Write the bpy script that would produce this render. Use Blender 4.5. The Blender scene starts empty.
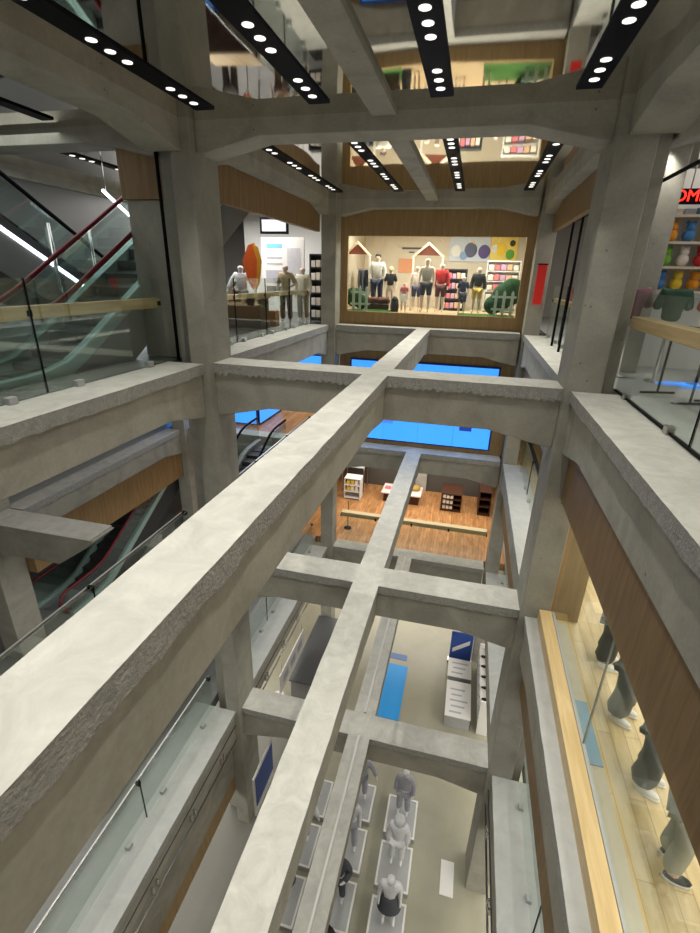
import bpy, bmesh, math, random
from mathutils import Vector, Matrix, noise
random.seed(7)
S = bpy.context.scene
C = S.collection

# ------------------------------------------------------------------ camera, world, exposure
def cam_setup():
    pitch, yaw, roll = -0.3874, -0.236, 0.027
    cp, sp, cy, sy = math.cos(pitch), math.sin(pitch), math.cos(yaw), math.sin(yaw)
    fw = Vector((sy*cp, cy*cp, sp)); rt = Vector((cy, -sy, 0)); up = rt.cross(fw)
    r = rt*math.cos(roll) + up*math.sin(roll)
    u = -rt*math.sin(roll) + up*math.cos(roll)
    cd = bpy.data.cameras.new('camera'); co = bpy.data.objects.new('camera', cd); C.objects.link(co)
    cd.sensor_fit = 'VERTICAL'; cd.sensor_height = 36; cd.lens = 468.96/933*36
    cd.clip_start = 0.05; cd.clip_end = 200
    m = Matrix((r, u, -fw)).transposed().to_4x4(); m.translation = Vector((0, 0, 1.55))
    co.matrix_world = m
    S.camera = co
cam_setup()
w = bpy.data.worlds.new('world'); S.world = w; w.use_nodes = True
w.node_tree.nodes['Background'].inputs[0].default_value = (1.0, 0.96, 0.9, 1)
w.node_tree.nodes['Background'].inputs[1].default_value = 0.22
S.view_settings.view_transform = 'Standard'; S.view_settings.look = 'None'
S.view_settings.exposure = 0.24; S.view_settings.gamma = 1.0; S.view_settings.use_curve_mapping = False
SPOT_W = 128.0
def area(name, loc, sx, sy, power, col=(1, .95, .87), rot=(0, 0, 0)):
    l = bpy.data.lights.new(name, 'AREA'); l.shape = 'RECTANGLE'; l.size = sx; l.size_y = sy
    l.energy = power; l.color = col
    o = bpy.data.objects.new(name, l); C.objects.link(o); o.location = loc; o.rotation_euler = rot
    return o
# unseen fills added to brighten floors around the void (one per zone, facing down)
area('shop_fill_right_top', (5.2, 9, 3.6), 4, 12, 170)
area('shop_fill_left_top', (-8.5, 16.5, 3.6), 4, 4, 330, (1, .97, .93))
area('shop_fill_escalator_top', (-8.5, 7, 3.62), 3, 7, 95, (.95, 1, .97))
area('shop_fill_window', (-1.5, 17.5, 3.2), 5, 1.4, 260, (1, .94, .85))
area('shop_fill_right_second', (4.6, 6, -1.7), 3.5, 13, 420, (1, .92, .78))
area('shop_fill_left_second', (-8, 10, -0.7), 4, 12, 120)
area('shop_fill_left_far_second', (-8.5, 18.6, -0.7), 4, 4, 220, (1, .95, .86))
area('shop_fill_right_far_top', (5.2, 16, 3.6), 4, 5, 130)
area('shop_fill_right_first', (4.6, 8, -6.0), 3.5, 14, 200)
area('shop_fill_left_first', (-7.6, 8, -5.3), 3.5, 14, 160)
area('shop_fill_far_first', (-1.5, 19.5, -5.3), 8, 4, 330, (1, .93, .84))
area('shop_fill_far_ground', (-1.5, 19.5, -9.9), 8, 5, 380)
area('shop_fill_left_ground', (-7.2, 8, -9.9), 3, 14, 330)
area('shop_fill_right_ground', (4.4, 8, -9.9), 3, 14, 520)

# ------------------------------------------------------------------ materials
def srgb(r, g, b):
    f = lambda c: ((c/255+.055)/1.055)**2.4 if c/255 > .04045 else c/255/12.92
    return (f(r), f(g), f(b), 1)
MATS = {}
def mat(name, col, rough=.6, metal=0, spec=.4, var=0.0, scale=4.0, bump=0.0, bscale=40.0, emit=0, coat=0):
    if name in MATS: return MATS[name]
    m = bpy.data.materials.new(name); m.use_nodes = True; MATS[name] = m
    nt = m.node_tree; b = nt.nodes['Principled BSDF']
    b.inputs['Base Color'].default_value = col; b.inputs['Roughness'].default_value = rough
    b.inputs['Metallic'].default_value = metal; b.inputs['Specular IOR Level'].default_value = spec
    b.inputs['Coat Weight'].default_value = coat
    tc = nt.nodes.new('ShaderNodeTexCoord')
    if var:
        n = nt.nodes.new('ShaderNodeTexNoise'); n.inputs['Scale'].default_value = scale; n.inputs['Detail'].default_value = 6
        n.inputs['Roughness'].default_value = .65; n.inputs['Distortion'].default_value = .8
        r = nt.nodes.new('ShaderNodeValToRGB')
        r.color_ramp.elements[0].position = .3; r.color_ramp.elements[1].position = .72
        r.color_ramp.elements[0].color = tuple(c*(1-var) for c in col[:3]) + (1,)
        r.color_ramp.elements[1].color = tuple(min(1, c*(1+var)) for c in col[:3]) + (1,)
        nt.links.new(tc.outputs['Object'], n.inputs['Vector']); nt.links.new(n.outputs['Fac'], r.inputs['Fac'])
        nt.links.new(r.outputs['Color'], b.inputs['Base Color'])
    if bump:
        n2 = nt.nodes.new('ShaderNodeTexNoise'); n2.inputs['Scale'].default_value = bscale; n2.inputs['Detail'].default_value = 5
        bp = nt.nodes.new('ShaderNodeBump'); bp.inputs['Strength'].default_value = bump; bp.inputs['Distance'].default_value = .03
        nt.links.new(tc.outputs['Object'], n2.inputs['Vector']); nt.links.new(n2.outputs['Fac'], bp.inputs['Height'])
        nt.links.new(bp.outputs['Normal'], b.inputs['Normal'])
    if emit:
        b.inputs['Emission Color'].default_value = col; b.inputs['Emission Strength'].default_value = emit
    return m
def concrete(name, c, var, pit):
    """board-marked concrete: large blotches, vertical faint pour lines, bug holes"""
    m = bpy.data.materials.new(name); m.use_nodes = True; MATS[name] = m
    nt = m.node_tree; N = nt.nodes.new; L = nt.links.new; b = nt.nodes['Principled BSDF']
    b.inputs['Roughness'].default_value = .82; b.inputs['Specular IOR Level'].default_value = .25
    tc = N('ShaderNodeTexCoord')
    a = N('ShaderNodeTexNoise'); a.inputs['Scale'].default_value = 1.3; a.inputs['Detail'].default_value = 8; a.inputs['Distortion'].default_value = 1.2
    f = N('ShaderNodeTexNoise'); f.inputs['Scale'].default_value = 22; f.inputs['Detail'].default_value = 4
    mx = N('ShaderNodeMath'); mx.operation = 'MULTIPLY_ADD'; mx.inputs[1].default_value = .35
    L(tc.outputs['Object'], a.inputs['Vector']); L(tc.outputs['Object'], f.inputs['Vector'])
    L(f.outputs['Fac'], mx.inputs[0]); L(a.outputs['Fac'], mx.inputs[2])
    r = N('ShaderNodeValToRGB'); r.color_ramp.elements[0].position = .45; r.color_ramp.elements[1].position = .95
    r.color_ramp.elements[0].color = tuple(x*(1-var) for x in c[:3])+(1,)
    r.color_ramp.elements[1].color = tuple(x*(1+var) for x in c[:3])+(1,)
    L(mx.outputs[0], r.inputs['Fac'])
    v = N('ShaderNodeTexVoronoi'); v.inputs['Scale'].default_value = 3.2
    L(tc.outputs['Object'], v.inputs['Vector'])
    lt = N('ShaderNodeMath'); lt.operation = 'LESS_THAN'; lt.inputs[1].default_value = pit
    L(v.outputs['Distance'], lt.inputs[0])
    mc = N('ShaderNodeMix'); mc.data_type = 'RGBA'; mc.inputs[7].default_value = tuple(x*.5 for x in c[:3])+(1,)
    L(lt.outputs[0], mc.inputs[0]); L(r.outputs['Color'], mc.inputs[6]); L(mc.outputs[2], b.inputs['Base Color'])
    bp = N('ShaderNodeBump'); bp.inputs['Strength'].default_value = .25; bp.inputs['Distance'].default_value = .02
    L(mx.outputs[0], bp.inputs['Height']); L(bp.outputs['Normal'], b.inputs['Normal'])
    return m
def wood(name, c1, c2, axis=(1, 8, 1), scale=3.0, rough=.45, plank=None, spec=.4):
    m = bpy.data.materials.new(name); m.use_nodes = True; MATS[name] = m
    nt = m.node_tree; N = nt.nodes.new; L = nt.links.new; b = nt.nodes['Principled BSDF']
    b.inputs['Roughness'].default_value = rough; b.inputs['Specular IOR Level'].default_value = spec
    tc = N('ShaderNodeTexCoord'); mp = N('ShaderNodeMapping'); mp.inputs['Scale'].default_value = axis
    n = N('ShaderNodeTexNoise'); n.inputs['Scale'].default_value = scale; n.inputs['Detail'].default_value = 6; n.inputs['Distortion'].default_value = .5
    r = N('ShaderNodeValToRGB'); r.color_ramp.elements[0].position = .35; r.color_ramp.elements[1].position = .7
    r.color_ramp.elements[0].color = c1; r.color_ramp.elements[1].color = c2
    L(tc.outputs['Object'], mp.inputs['Vector']); L(mp.outputs['Vector'], n.inputs['Vector']); L(n.outputs['Fac'], r.inputs['Fac'])
    out = r.outputs['Color']
    if plank:
        bk = N('ShaderNodeTexBrick'); bk.inputs['Scale'].default_value = 1.0
        bk.inputs['Brick Width'].default_value = plank[0]; bk.inputs['Row Height'].default_value = plank[1]; bk.inputs['Mortar Size'].default_value = .004
        bk.inputs['Color1'].default_value = (.78, .78, .78, 1); bk.inputs['Color2'].default_value = (1.15, 1.15, 1.15, 1); bk.inputs['Mortar'].default_value = (.45, .42, .4, 1)
        mp2 = N('ShaderNodeMapping'); mp2.inputs['Rotation'].default_value = (0, 0, plank[2])
        L(tc.outputs['Object'], mp2.inputs['Vector']); L(mp2.outputs['Vector'], bk.inputs['Vector'])
        mm = N('ShaderNodeMix'); mm.data_type = 'RGBA'; mm.blend_type = 'MULTIPLY'; mm.inputs[0].default_value = 1
        L(out, mm.inputs[6]); L(bk.outputs['Color'], mm.inputs[7]); out = mm.outputs[2]
    L(out, b.inputs['Base Color'])
    return m
def glass(name, tint, refl=.06):
    m = bpy.data.materials.new(name); m.use_nodes = True; MATS[name] = m
    nt = m.node_tree; nt.nodes.clear(); N = nt.nodes.new; L = nt.links.new
    t = N('ShaderNodeBsdfTransparent'); t.inputs[0].default_value = tint
    g = N('ShaderNodeBsdfGlossy'); g.inputs['Roughness'].default_value = .02; g.inputs[0].default_value = (.9, .95, .92, 1)
    fr = N('ShaderNodeFresnel'); fr.inputs['IOR'].default_value = 1.45
    ad = N('ShaderNodeMath'); ad.operation = 'MULTIPLY_ADD'; ad.inputs[1].default_value = .9; ad.inputs[2].default_value = refl - .035
    mx = N('ShaderNodeMixShader'); o = N('ShaderNodeOutputMaterial')
    mn = N('ShaderNodeMath'); mn.operation = 'MINIMUM'; mn.inputs[1].default_value = .16
    L(fr.outputs[0], ad.inputs[0]); L(ad.outputs[0], mn.inputs[0]); L(mn.outputs[0], mx.inputs[0]); L(t.outputs[0], mx.inputs[1]); L(g.outputs[0], mx.inputs[2]); L(mx.outputs[0], o.inputs[0])
    return m
def mirror_mat(name):
    m = bpy.data.materials.new(name); m.use_nodes = True; MATS[name] = m
    nt = m.node_tree; N = nt.nodes.new; L = nt.links.new; b = nt.nodes['Principled BSDF']
    b.inputs['Base Color'].default_value = (.78, .75, .69, 1); b.inputs['Metallic'].default_value = 1; b.inputs['Roughness'].default_value = .035
    tc = N('ShaderNodeTexCoord'); n = N('ShaderNodeTexNoise'); n.inputs['Scale'].default_value = .55; n.inputs['Detail'].default_value = 0
    bp = N('ShaderNodeBump'); bp.inputs['Strength'].default_value = .12; bp.inputs['Distance'].default_value = .10
    L(tc.outputs['Object'], n.inputs['Vector']); L(n.outputs['Fac'], bp.inputs['Height']); L(bp.outputs['Normal'], b.inputs['Normal'])
    return m

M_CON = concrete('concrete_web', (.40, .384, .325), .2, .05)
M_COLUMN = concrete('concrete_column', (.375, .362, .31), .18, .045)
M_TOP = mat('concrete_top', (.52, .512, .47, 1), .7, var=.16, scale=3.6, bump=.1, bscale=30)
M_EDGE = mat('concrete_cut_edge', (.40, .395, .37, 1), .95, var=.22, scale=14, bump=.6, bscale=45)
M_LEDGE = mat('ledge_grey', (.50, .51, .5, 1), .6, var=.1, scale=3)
M_MIRROR = mirror_mat('mirror_ceiling')
M_BLACK = mat('black_metal', (.005, .005, .006, 1), .6, spec=.1)
M_LAMP = mat('lamp_glow', (1, .97, .9, 1), .4, emit=1.1)
M_LED = mat('led_white', (.86, .9, 1, 1), .4, emit=7)
M_CHROME = mat('chrome', (.6, .6, .6, 1), .18, metal=1)
M_STEEL = mat('steel', (.42, .42, .41, 1), .3, metal=1)
M_DARK = mat('dark_grey', (.045, .048, .05, 1), .5)
M_GREY = mat('mid_grey', (.22, .225, .22, 1), .5, var=.05)
M_LGREY = mat('light_grey', (.42, .43, .43, 1), .5, var=.05)
M_WHITE = mat('white_paint', (.78, .77, .74, 1), .5)
M_SILVER = mat('silver_white', (.82, .82, .83, 1), .35, spec=.6)
M_WOODV = wood('wood_fascia', srgb(160, 130, 88), srgb(178, 149, 106), (6, 6, .6), 2.2, .5)
M_WOODV_SHADE = wood('wood_fascia_shaded', srgb(132, 104, 67), srgb(152, 123, 83), (6, 6, .6), 2.2, .5)  # same fascia wood, darkened so the colour carries the shade
M_WOODF = wood('wood_floor_light', srgb(196, 172, 126), srgb(220, 198, 152), (5, 1, 1), 2.0, .28, (1.8, .18, math.pi/2))
M_WOODO = wood('wood_floor_orange', srgb(172, 120, 72), srgb(204, 152, 100), (6, 1, 1), 2.0, .3, (1.2, .12, math.pi/2))
M_WOODH = wood('wood_handrail', srgb(176, 152, 108), srgb(200, 176, 130), (8, .6, 8), 2.0, .4)
M_WOODK = wood('wood_kerb', srgb(204, 176, 126), srgb(222, 196, 148), (8, .6, 8), 2.0, .4)
M_WOODD = wood('wood_dark', srgb(60, 36, 24), srgb(84, 50, 32), (1, 6, 1), 2.0, .45)
M_GLASS = glass('clear_glass', (.935, .965, .95, 1), .05)
M_GLASSD = glass('escalator_glass', (.82, .88, .87, 1), .06)
M_TILE = mat('floor_tile_dark', (.12, .122, .12, 1), .25, var=.08, scale=2)
M_GFLOOR = mat('ground_floor_stone', srgb(156, 153, 134), .3, var=.07, scale=.9)
M_CFLOOR = mat('first_floor_grey', (.30, .31, .30, 1), .3, var=.06)
M_TEAL = mat('escalator_deck', srgb(170, 196, 190), .3, metal=.3)
M_RED = mat('handrail_red', srgb(120, 26, 40), .35)
M_BLUE = mat('screen_blue', srgb(60, 150, 246), .3, emit=1.0)
M_BLUE2 = mat('screen_blue_deep', srgb(34, 62, 150), .3, emit=.6)
M_BLUE3 = mat('screen_blue_soft', srgb(76, 128, 220), .3, emit=.8)
M_CYAN = mat('sky_blue_mat', srgb(30, 150, 226), .4)
M_CYANL = mat('pale_blue', srgb(120, 190, 232), .4)
M_NAVY = mat('navy', srgb(38, 52, 130), .6)
def solid(r, g, b, rough=.7): return mat('cloth_%d_%d_%d' % (r, g, b), srgb(r, g, b), rough, var=.08, scale=9)

# ------------------------------------------------------------------ mesh helpers
class MB:
    def __init__(self): self.bm = bmesh.new()
    def box(self, x0, x1, y0, y1, z0, z1, mi=0):
        v = [self.bm.verts.new(p) for p in ((x0,y0,z0),(x1,y0,z0),(x1,y1,z0),(x0,y1,z0),(x0,y0,z1),(x1,y0,z1),(x1,y1,z1),(x0,y1,z1))]
        for f in ((0,3,2,1),(4,5,6,7),(0,1,5,4),(1,2,6,5),(2,3,7,6),(3,0,4,7)):
            self.bm.faces.new([v[i] for i in f]).material_index = mi
        return self
    def poly(self, pts, ext, mi=0):
        """planar outline extruded by vector ext"""
        e = Vector(ext); a = [self.bm.verts.new(p) for p in pts]; b = [self.bm.verts.new(Vector(p)+e) for p in pts]
        n = len(a)
        self.bm.faces.new(a).material_index = mi; self.bm.faces.new(b[::-1]).material_index = mi
        for i in range(n): self.bm.faces.new((a[i], b[i], b[(i+1) % n], a[(i+1) % n])).material_index = mi
        return self
    def tube(self, pts, r, n=10, cap=True, rs=None):
        pts = [Vector(p) for p in pts]; rings = []
        for i, p in enumerate(pts):
            d = (pts[min(i+1, len(pts)-1)] - pts[max(i-1, 0)]).normalized()
            a = Vector((0, 0, 1)) if abs(d.z) < .9 else Vector((1, 0, 0))
            s = d.cross(a).normalized(); t = s.cross(d)
            rr = rs[i] if rs else r
            rings.append([self.bm.verts.new(p + (s*math.cos(k*2*math.pi/n) + t*math.sin(k*2*math.pi/n))*rr) for k in range(n)])
        for A, B in zip(rings, rings[1:]):
            for k in range(n): self.bm.faces.new((A[k], A[(k+1) % n], B[(k+1) % n], B[k])).smooth = True
        if cap: self.bm.faces.new(rings[0][::-1]); self.bm.faces.new(rings[-1])
        return self
    def ball(self, c, r, sx=1, sy=1, sz=1, u=14, v=9, jit=0):
        c = Vector(c); rings = []
        top = self.bm.verts.new(c+Vector((0, 0, r*sz))); bot = self.bm.verts.new(c-Vector((0, 0, r*sz)))
        for j in range(1, v):
            t = math.pi*j/v; ring = []
            for k in range(u):
                p = 2*math.pi*k/u; q = 1 + (random.uniform(-jit, jit) if jit else 0)
                ring.append(self.bm.verts.new(c + Vector((math.sin(t)*math.cos(p)*sx, math.sin(t)*math.sin(p)*sy, math.cos(t)*sz))*r*q))
            rings.append(ring)
        for k in range(u):
            self.bm.faces.new((top, rings[0][k], rings[0][(k+1) % u])); self.bm.faces.new((bot, rings[-1][(k+1) % u], rings[-1][k]))
        for A, B in zip(rings, rings[1:]):
            for k in range(u): self.bm.faces.new((A[k], B[k], B[(k+1) % u], A[(k+1) % u]))
        for f in self.bm.faces: f.smooth = True
        return self
    def lathe(self, prof, c=(0, 0), n=20, sx=1, sy=1):
        rings = [[self.bm.verts.new((c[0]+r*sx*math.cos(2*math.pi*k/n), c[1]+r*sy*math.sin(2*math.pi*k/n), z)) for k in range(n)] for r, z in prof]
        for A, B in zip(rings, rings[1:]):
            for k in range(n): self.bm.faces.new((A[k], A[(k+1) % n], B[(k+1) % n], B[k])).smooth = True
        self.bm.faces.new(rings[0][::-1]); self.bm.faces.new(rings[-1])
        return self
    def build(self, name, mats, parent=None, bevel=0, local=False):
        if parent and not local:
            bmesh.ops.translate(self.bm, verts=self.bm.verts, vec=-Vector(WORLD[parent.name]))
        bmesh.ops.recalc_face_normals(self.bm, faces=self.bm.faces)
        me = bpy.data.meshes.new(name); self.bm.to_mesh(me); self.bm.free()
        for m in (mats if isinstance(mats, (list, tuple)) else [mats]): me.materials.append(m)
        o = bpy.data.objects.new(name, me); C.objects.link(o)
        if parent: o.parent = parent
        if bevel:
            b = o.modifiers.new('edge', 'BEVEL'); b.width = bevel; b.segments = 2; b.limit_method = 'ANGLE'
        WORLD[o.name] = WORLD[parent.name] if parent else (0, 0, 0)
        return o
WORLD = {}
def tag(o, label, cat, group=None, kind=None):
    o['label'] = label; o['category'] = cat
    if group: o['group'] = group
    if kind: o['kind'] = kind
    return o
def thing(name, label, cat, loc, group=None, rot=0):
    o = bpy.data.objects.new(name, None); C.objects.link(o); o.location = loc; o.rotation_euler = (0, 0, rot)
    o.empty_display_size = .1; WORLD[o.name] = tuple(loc)
    return tag(o, label, cat, group)
def copy_tree(o, parent=None):
    c = o.copy(); C.objects.link(c)
    if parent: c.parent = parent
    for ch in list(o.children): copy_tree(ch, c)
    return c

# ------------------------------------------------------------------ the concrete frame
ZL = dict(T=4.24, A=0.0, B=-4.24, C=-8.61)
GZ = -12.95
XL, XR = -4.6, 1.58          # edges of the void
YF, YB = 7.78, 8.44          # near row of cross beams
Y2 = 15.74
def cap(mb, x0, x1, y0, y1, zt, th, axis, saw=False):
    """slab strip left on the beam: flat top, hacked-off sides"""
    L = (y1-y0) if axis == 'y' else (x1-x0); n = max(2, int(L/(.06 if saw else .11)))
    def side(fix, sgn):
        T, B = [], []
        for i in range(n+1):
            t = i/n; s = (y0 + L*t) if axis == 'y' else (x0 + L*t)
            jt = noise.noise((s*3, fix*7, zt))*.008
            jb = noise.noise((s*5, fix*3, zt+5))*.03 + random.uniform(-.008, .008)
            if saw: jb += .026*(1 if i % 2 else -1)
            T.append((fix+sgn*jt, s, zt) if axis == 'y' else (s, fix+sgn*jt, zt))
            B.append((fix+sgn*(jt-.012+abs(jb)*.3), s, zt-th+jb) if axis == 'y' else (s, fix+sgn*(jt-.012+abs(jb)*.3), zt-th+jb))
        return [mb.bm.verts.new(p) for p in T], [mb.bm.verts.new(p) for p in B]
    a0, a1 = (x0, x1) if axis == 'y' else (y0, y1)
    lt, lb = side(a0, -1); rt, rb = side(a1, 1)
    for i in range(n):
        mb.bm.faces.new((lt[i], lt[i+1], rt[i+1], rt[i])).material_index = 0
        for q in ((lt[i], lb[i], lb[i+1], lt[i+1]), (rt[i], rt[i+1], rb[i+1], rb[i]), (lb[i], rb[i], rb[i+1], lb[i+1])):
            mb.bm.faces.new(q).material_index = 1
    for i in (0, n): mb.bm.faces.new((lt[i], rt[i], rb[i], lb[i])).material_index = 1
def beam(axis, x0, x1, y0, y1, z, label, depth=.78, th=.19, inset=.045, haunch=(1, 1), hl=1.05, hd=.2, saw=False, top=M_TOP, web_y=None, solid_top=True):
    a0, a1 = (y0, y1) if axis == 'y' else (x0, x1)
    pts = [(a0, z-th*.6)]
    pts += ([(a0, z-depth-hd), (a0+.12, z-depth-hd), (a0+hl, z-depth)] if haunch[0] else [(a0, z-depth)])
    pts += ([(a1-hl, z-depth), (a1-.12, z-depth-hd), (a1, z-depth-hd)] if haunch[1] else [(a1, z-depth)])
    pts += [(a1, z-th*.6)]
    mb = MB()
    if axis == 'y':
        w0, w1 = web_y or (x0+inset, x1-inset)
        mb.poly([(w0, p, q) for p, q in pts], (w1-w0, 0, 0))
    else:
        mb.poly([(p, y0+inset, q) for p, q in pts], (0, y1-y0-2*inset, 0))
    o = mb.build('concrete_beam', M_CON, bevel=.012)
    tag(o, label, 'beam', 'exposed concrete beams', 'structure')
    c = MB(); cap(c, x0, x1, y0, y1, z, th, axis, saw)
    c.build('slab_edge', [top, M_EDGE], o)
    return o
LV = dict(T='under the mirrored ceiling', A='at the top level, the uppermost tier', B='one storey down, the second tier', C='two storeys down, the lowest tier')
for k, z in ZL.items():
    t = LV[k]
    # cross beams between the columns
    beam('x', -4.5, 1.5, YF, YB, z, 'grey concrete cross beam between the two near columns ' + t, saw=(k == 'A'))
    beam('x', -4.4, 1.5, Y2, Y2+.6, z, 'grey concrete cross beam along the far end of the void ' + t)
    # side beams carrying the ledges
    for nm, xe, sg in (('left', XL, -1), ('right', XR, 1)):
        x0, x1 = (xe-.72, xe) if sg < 0 else (xe, xe+.72)
        web = (xe-.66, xe-.05) if sg < 0 else (xe+.05, xe+.66)
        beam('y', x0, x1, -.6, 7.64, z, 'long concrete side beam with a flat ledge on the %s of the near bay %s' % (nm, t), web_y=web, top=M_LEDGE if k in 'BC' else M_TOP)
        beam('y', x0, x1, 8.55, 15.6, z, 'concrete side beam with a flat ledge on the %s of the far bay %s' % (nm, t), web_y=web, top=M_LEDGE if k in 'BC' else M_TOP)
    # slender centre beams
    if k == 'T':
        for (ya, yb, nm) in ((-.6, YF, 'near'), (YB, Y2, 'far')):
            m_ = MB().box(-1.69, -1.34, ya, yb, 3.62, 3.9)
            tag(m_.build('concrete_beam', M_CON, bevel=.01), 'shallow centre beam flush with the mirrored ceiling in the %s bay' % nm, 'beam', 'exposed concrete beams', 'structure')
    else:
        xc = (-1.70, -1.27) if k == 'A' else (-1.74, -1.215)
        beam('y', xc[0], xc[1], -.6, YF, z, 'slender centre beam running away from the viewer in the near bay ' + t, depth=.66, hd=.12, haunch=(0, 1), inset=.03)
        beam('y', xc[0], xc[1], YB, Y2, z, 'slender centre beam running away in the far bay ' + t, depth=.66, hd=.12, inset=.03)
    beam('x', XL, XR, -1.0, -.6, z, 'concrete cross beam beneath the viewer ' + t, haunch=(0, 0)) if k != 'T' else None
# conduit strip along the lowest centre beam
for ya, yb, nm in ((.5, YF, 'near'), (YB, Y2, 'far')):
    tag(MB().box(-1.50, -1.44, ya, yb, ZL['C'], ZL['C']+.05).build('cable_cover', mat('pale_cover', (.62, .61, .57, 1), .5), bevel=.01),
        'thin pale cable cover along the top of the lowest centre beam, %s bay' % nm, 'cable cover')
def column(label, boxes, z0=GZ, z1=4.2):
    m_ = MB()
    for b in boxes: m_.box(b[0], b[1], b[2], b[3], z0, z1)
    return tag(m_.build('concrete_column', M_COLUMN, bevel=.015), label, 'column', 'exposed concrete columns', 'structure')
column('tall grey concrete column on the left where the near cross beams meet', [(-4.86, -4.5, 7.64, 8.5), (-5.25, -4.86, 7.95, 8.5)])
column('tall grey concrete column on the right where the near cross beams meet', [(1.5, 2.0, 7.64, 8.5), (2.0, 2.24, 7.95, 8.5)])
column('slim concrete column at the far left corner of the void', [(-4.88, -4.4, 15.6, 16.2)])
column('slim concrete column at the far right corner of the void', [(1.56, 2.02, 15.6, 16.2)])
column('concrete column beyond the escalator bay, under the stub beam', [(-11.6, -11.0, 7.6, 8.4)], GZ, ZL['A']-.3)
column('concrete column at the far end of the escalator bay', [(-11.0, -10.45, 15.5, 16.2)], GZ, ZL['A']-.3)
column('grey column set back on the left behind the glass at the top level', [(-6.05, -5.3, 8.05, 8.7)], 0, 2.66)
column('smooth beige column inside the shop on the right at the top level', [(2.72, 3.06, 9.75, 10.05)], 0, 3.69)
# beams of the neighbouring bays
beam('y', -11.2, -10.63, 8.4, 15.5, ZL['B'], 'concrete beam across the escalator bay on the left one storey down')
beam('y', -11.2, -10.63, -.6, 7.55, ZL['B'], 'near concrete beam along the escalator bay on the left one storey down')
z = ZL['B']
o = MB().poly([(-11.0, 7.6, z), (-7.8, 7.6, z), (-8.05, 7.6, z-.22), (-8.95, 7.6, z-.82), (-9.9, 7.6, z-.82), (-11.0, 7.6, z-.92)], (0, .7, 0)).build('concrete_beam', [M_CON], bevel=.02)
MB().box(-11.0, -7.9, 7.58, 8.32, z, z+.02).build('slab_edge', M_TOP, o)
tag(o, 'short broken stub of concrete cross beam in the escalator bay', 'beam', 'exposed concrete beams', 'structure')
beam('x', -10.45, -5.3, Y2, Y2+.6, ZL['B'], 'far concrete cross beam of the escalator bay one storey down')
for xa, xb, nm in ((-10.6, -5.26, 'left'), (2.26, 8.0, 'right')):
    beam('x', xa, xb, YF, YB, ZL['T'], 'haunched cross beam under the mirrored ceiling of the %s bay' % nm)
beam('y', -11.2, -10.63, -.6, 16, ZL['T'], 'side beam under the mirrored ceiling beyond the escalators')

# floors, ceiling, walls
def struct(name, mb, m_, label=None, cat=None, bevel=0):
    o = mb.build(name, m_, bevel=bevel); o['kind'] = 'structure'
    o['label'] = label or name.replace('_', ' '); o['category'] = cat or name.split('_')[0]
    return o
struct('ceiling', MB().box(-17, 9, -3.5, 24, 3.69, 3.74), M_MIRROR, 'polished mirror ceiling over the top level', 'ceiling')
struct('floor', MB().box(-30, 12, -4, 30, GZ-.2, GZ), M_GFLOOR, 'pale stone floor at the bottom of the void', 'floor')
struct('floor_ground_left', MB().box(-17, -4.2, -3, 11.2, GZ, GZ+.012), mat('ground_grey', srgb(112, 111, 103), .35, var=.06, scale=1), 'darker grey floor strip along the left of the bottom floor', 'floor')
struct('floor_top_left', MB().box(-17, -5.32, -3, 24, -.3, -.004), M_TILE, 'dark tiled floor under the escalators at the top level', 'floor')
struct('floor_top_right', MB().box(2.3, 9, -3, 24, -.3, -.004), M_LGREY, 'grey floor of the shop on the right at the top level', 'floor')
struct('floor_top_far', MB().box(-5.32, 2.3, 16.34, 24, -.3, -.004), M_TILE, 'floor behind the shop window wall', 'floor')
struct('floor_top_viewer', MB().box(-5.32, 2.3, -4, -1.0, -.3, -.004), M_TILE, 'floor where the viewer stands', 'floor')
z = ZL['B']
struct('floor_second_right', MB().box(2.0, 9, -3, 24, z-.3, z-.004), M_WOODF, 'light wooden floor of the shop on the right one storey down', 'floor')
struct('floor_second_left', MB().box(-12.5, -5.32, 16.34, 24, z-.3, z-.004), M_WOODO, 'orange wooden floor beyond the escalator bay', 'floor')
struct('floor_second_far', MB().box(-5.32, 2.0, 16.34, 24, z-.3, z-.01), M_DARK, 'floor behind the big blue screen', 'floor')
struct('floor_second_outer', MB().box(-20, -11.2, -3, 24, z-.3, z-.01), M_CFLOOR, 'floor beyond the escalator bay one storey down', 'floor')
z = ZL['C']
struct('floor_first_left', MB().box(-20, -5.32, -3, 16.34, z-.3, z-.004), M_CFLOOR, 'grey floor behind the glass two storeys down', 'floor')
struct('floor_first_right', MB().box(2.3, 9, -3, 24, z-.3, z-.004), M_CFLOOR, 'grey floor on the right two storeys down', 'floor')
struct('floor_first_far', MB().box(-12, 2.3, 16.34, 24, z-.3, z-.004), M_WOODO, 'orange wooden floor of the shop at the far end two storeys down', 'floor')
struct('wall_left', MB().box(-17.2, -17, -3, 24, GZ, 4), M_GREY, 'grey wall far beyond the escalators', 'wall')
struct('wall_right', MB().box(9, 9.2, -3, 24, GZ, 4), mat('shop_wall', (.5, .46, .4, 1), .6), 'beige wall at the back of the right shops', 'wall')
struct('wall_back', MB().box(-17, 9, 24, 24.2, GZ, 4), mat('back_wall', (.42, .4, .37, 1), .6), 'dark rear wall', 'wall')
struct('wall_far_second', MB().box(-4.4, 1.56, 16.36, 16.45, ZL['B'], -.3), M_WOODV, 'wooden wall carrying the big blue screen', 'wall')
struct('wall_far_first', MB().box(-5.6, 1.9, 22.2, 22.3, ZL['C'], ZL['C']+3.3), mat('far_dark', srgb(84, 80, 74), .5), 'dark grey partition at the back of the far shop two storeys down', 'wall')
struct('trim_pilaster', MB().box(-1.85, -1.3, 22.05, 22.2, ZL['C'], ZL['C']+3.3), M_CON, 'pale pilaster on the dark partition of the far shop', 'pilaster')
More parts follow.
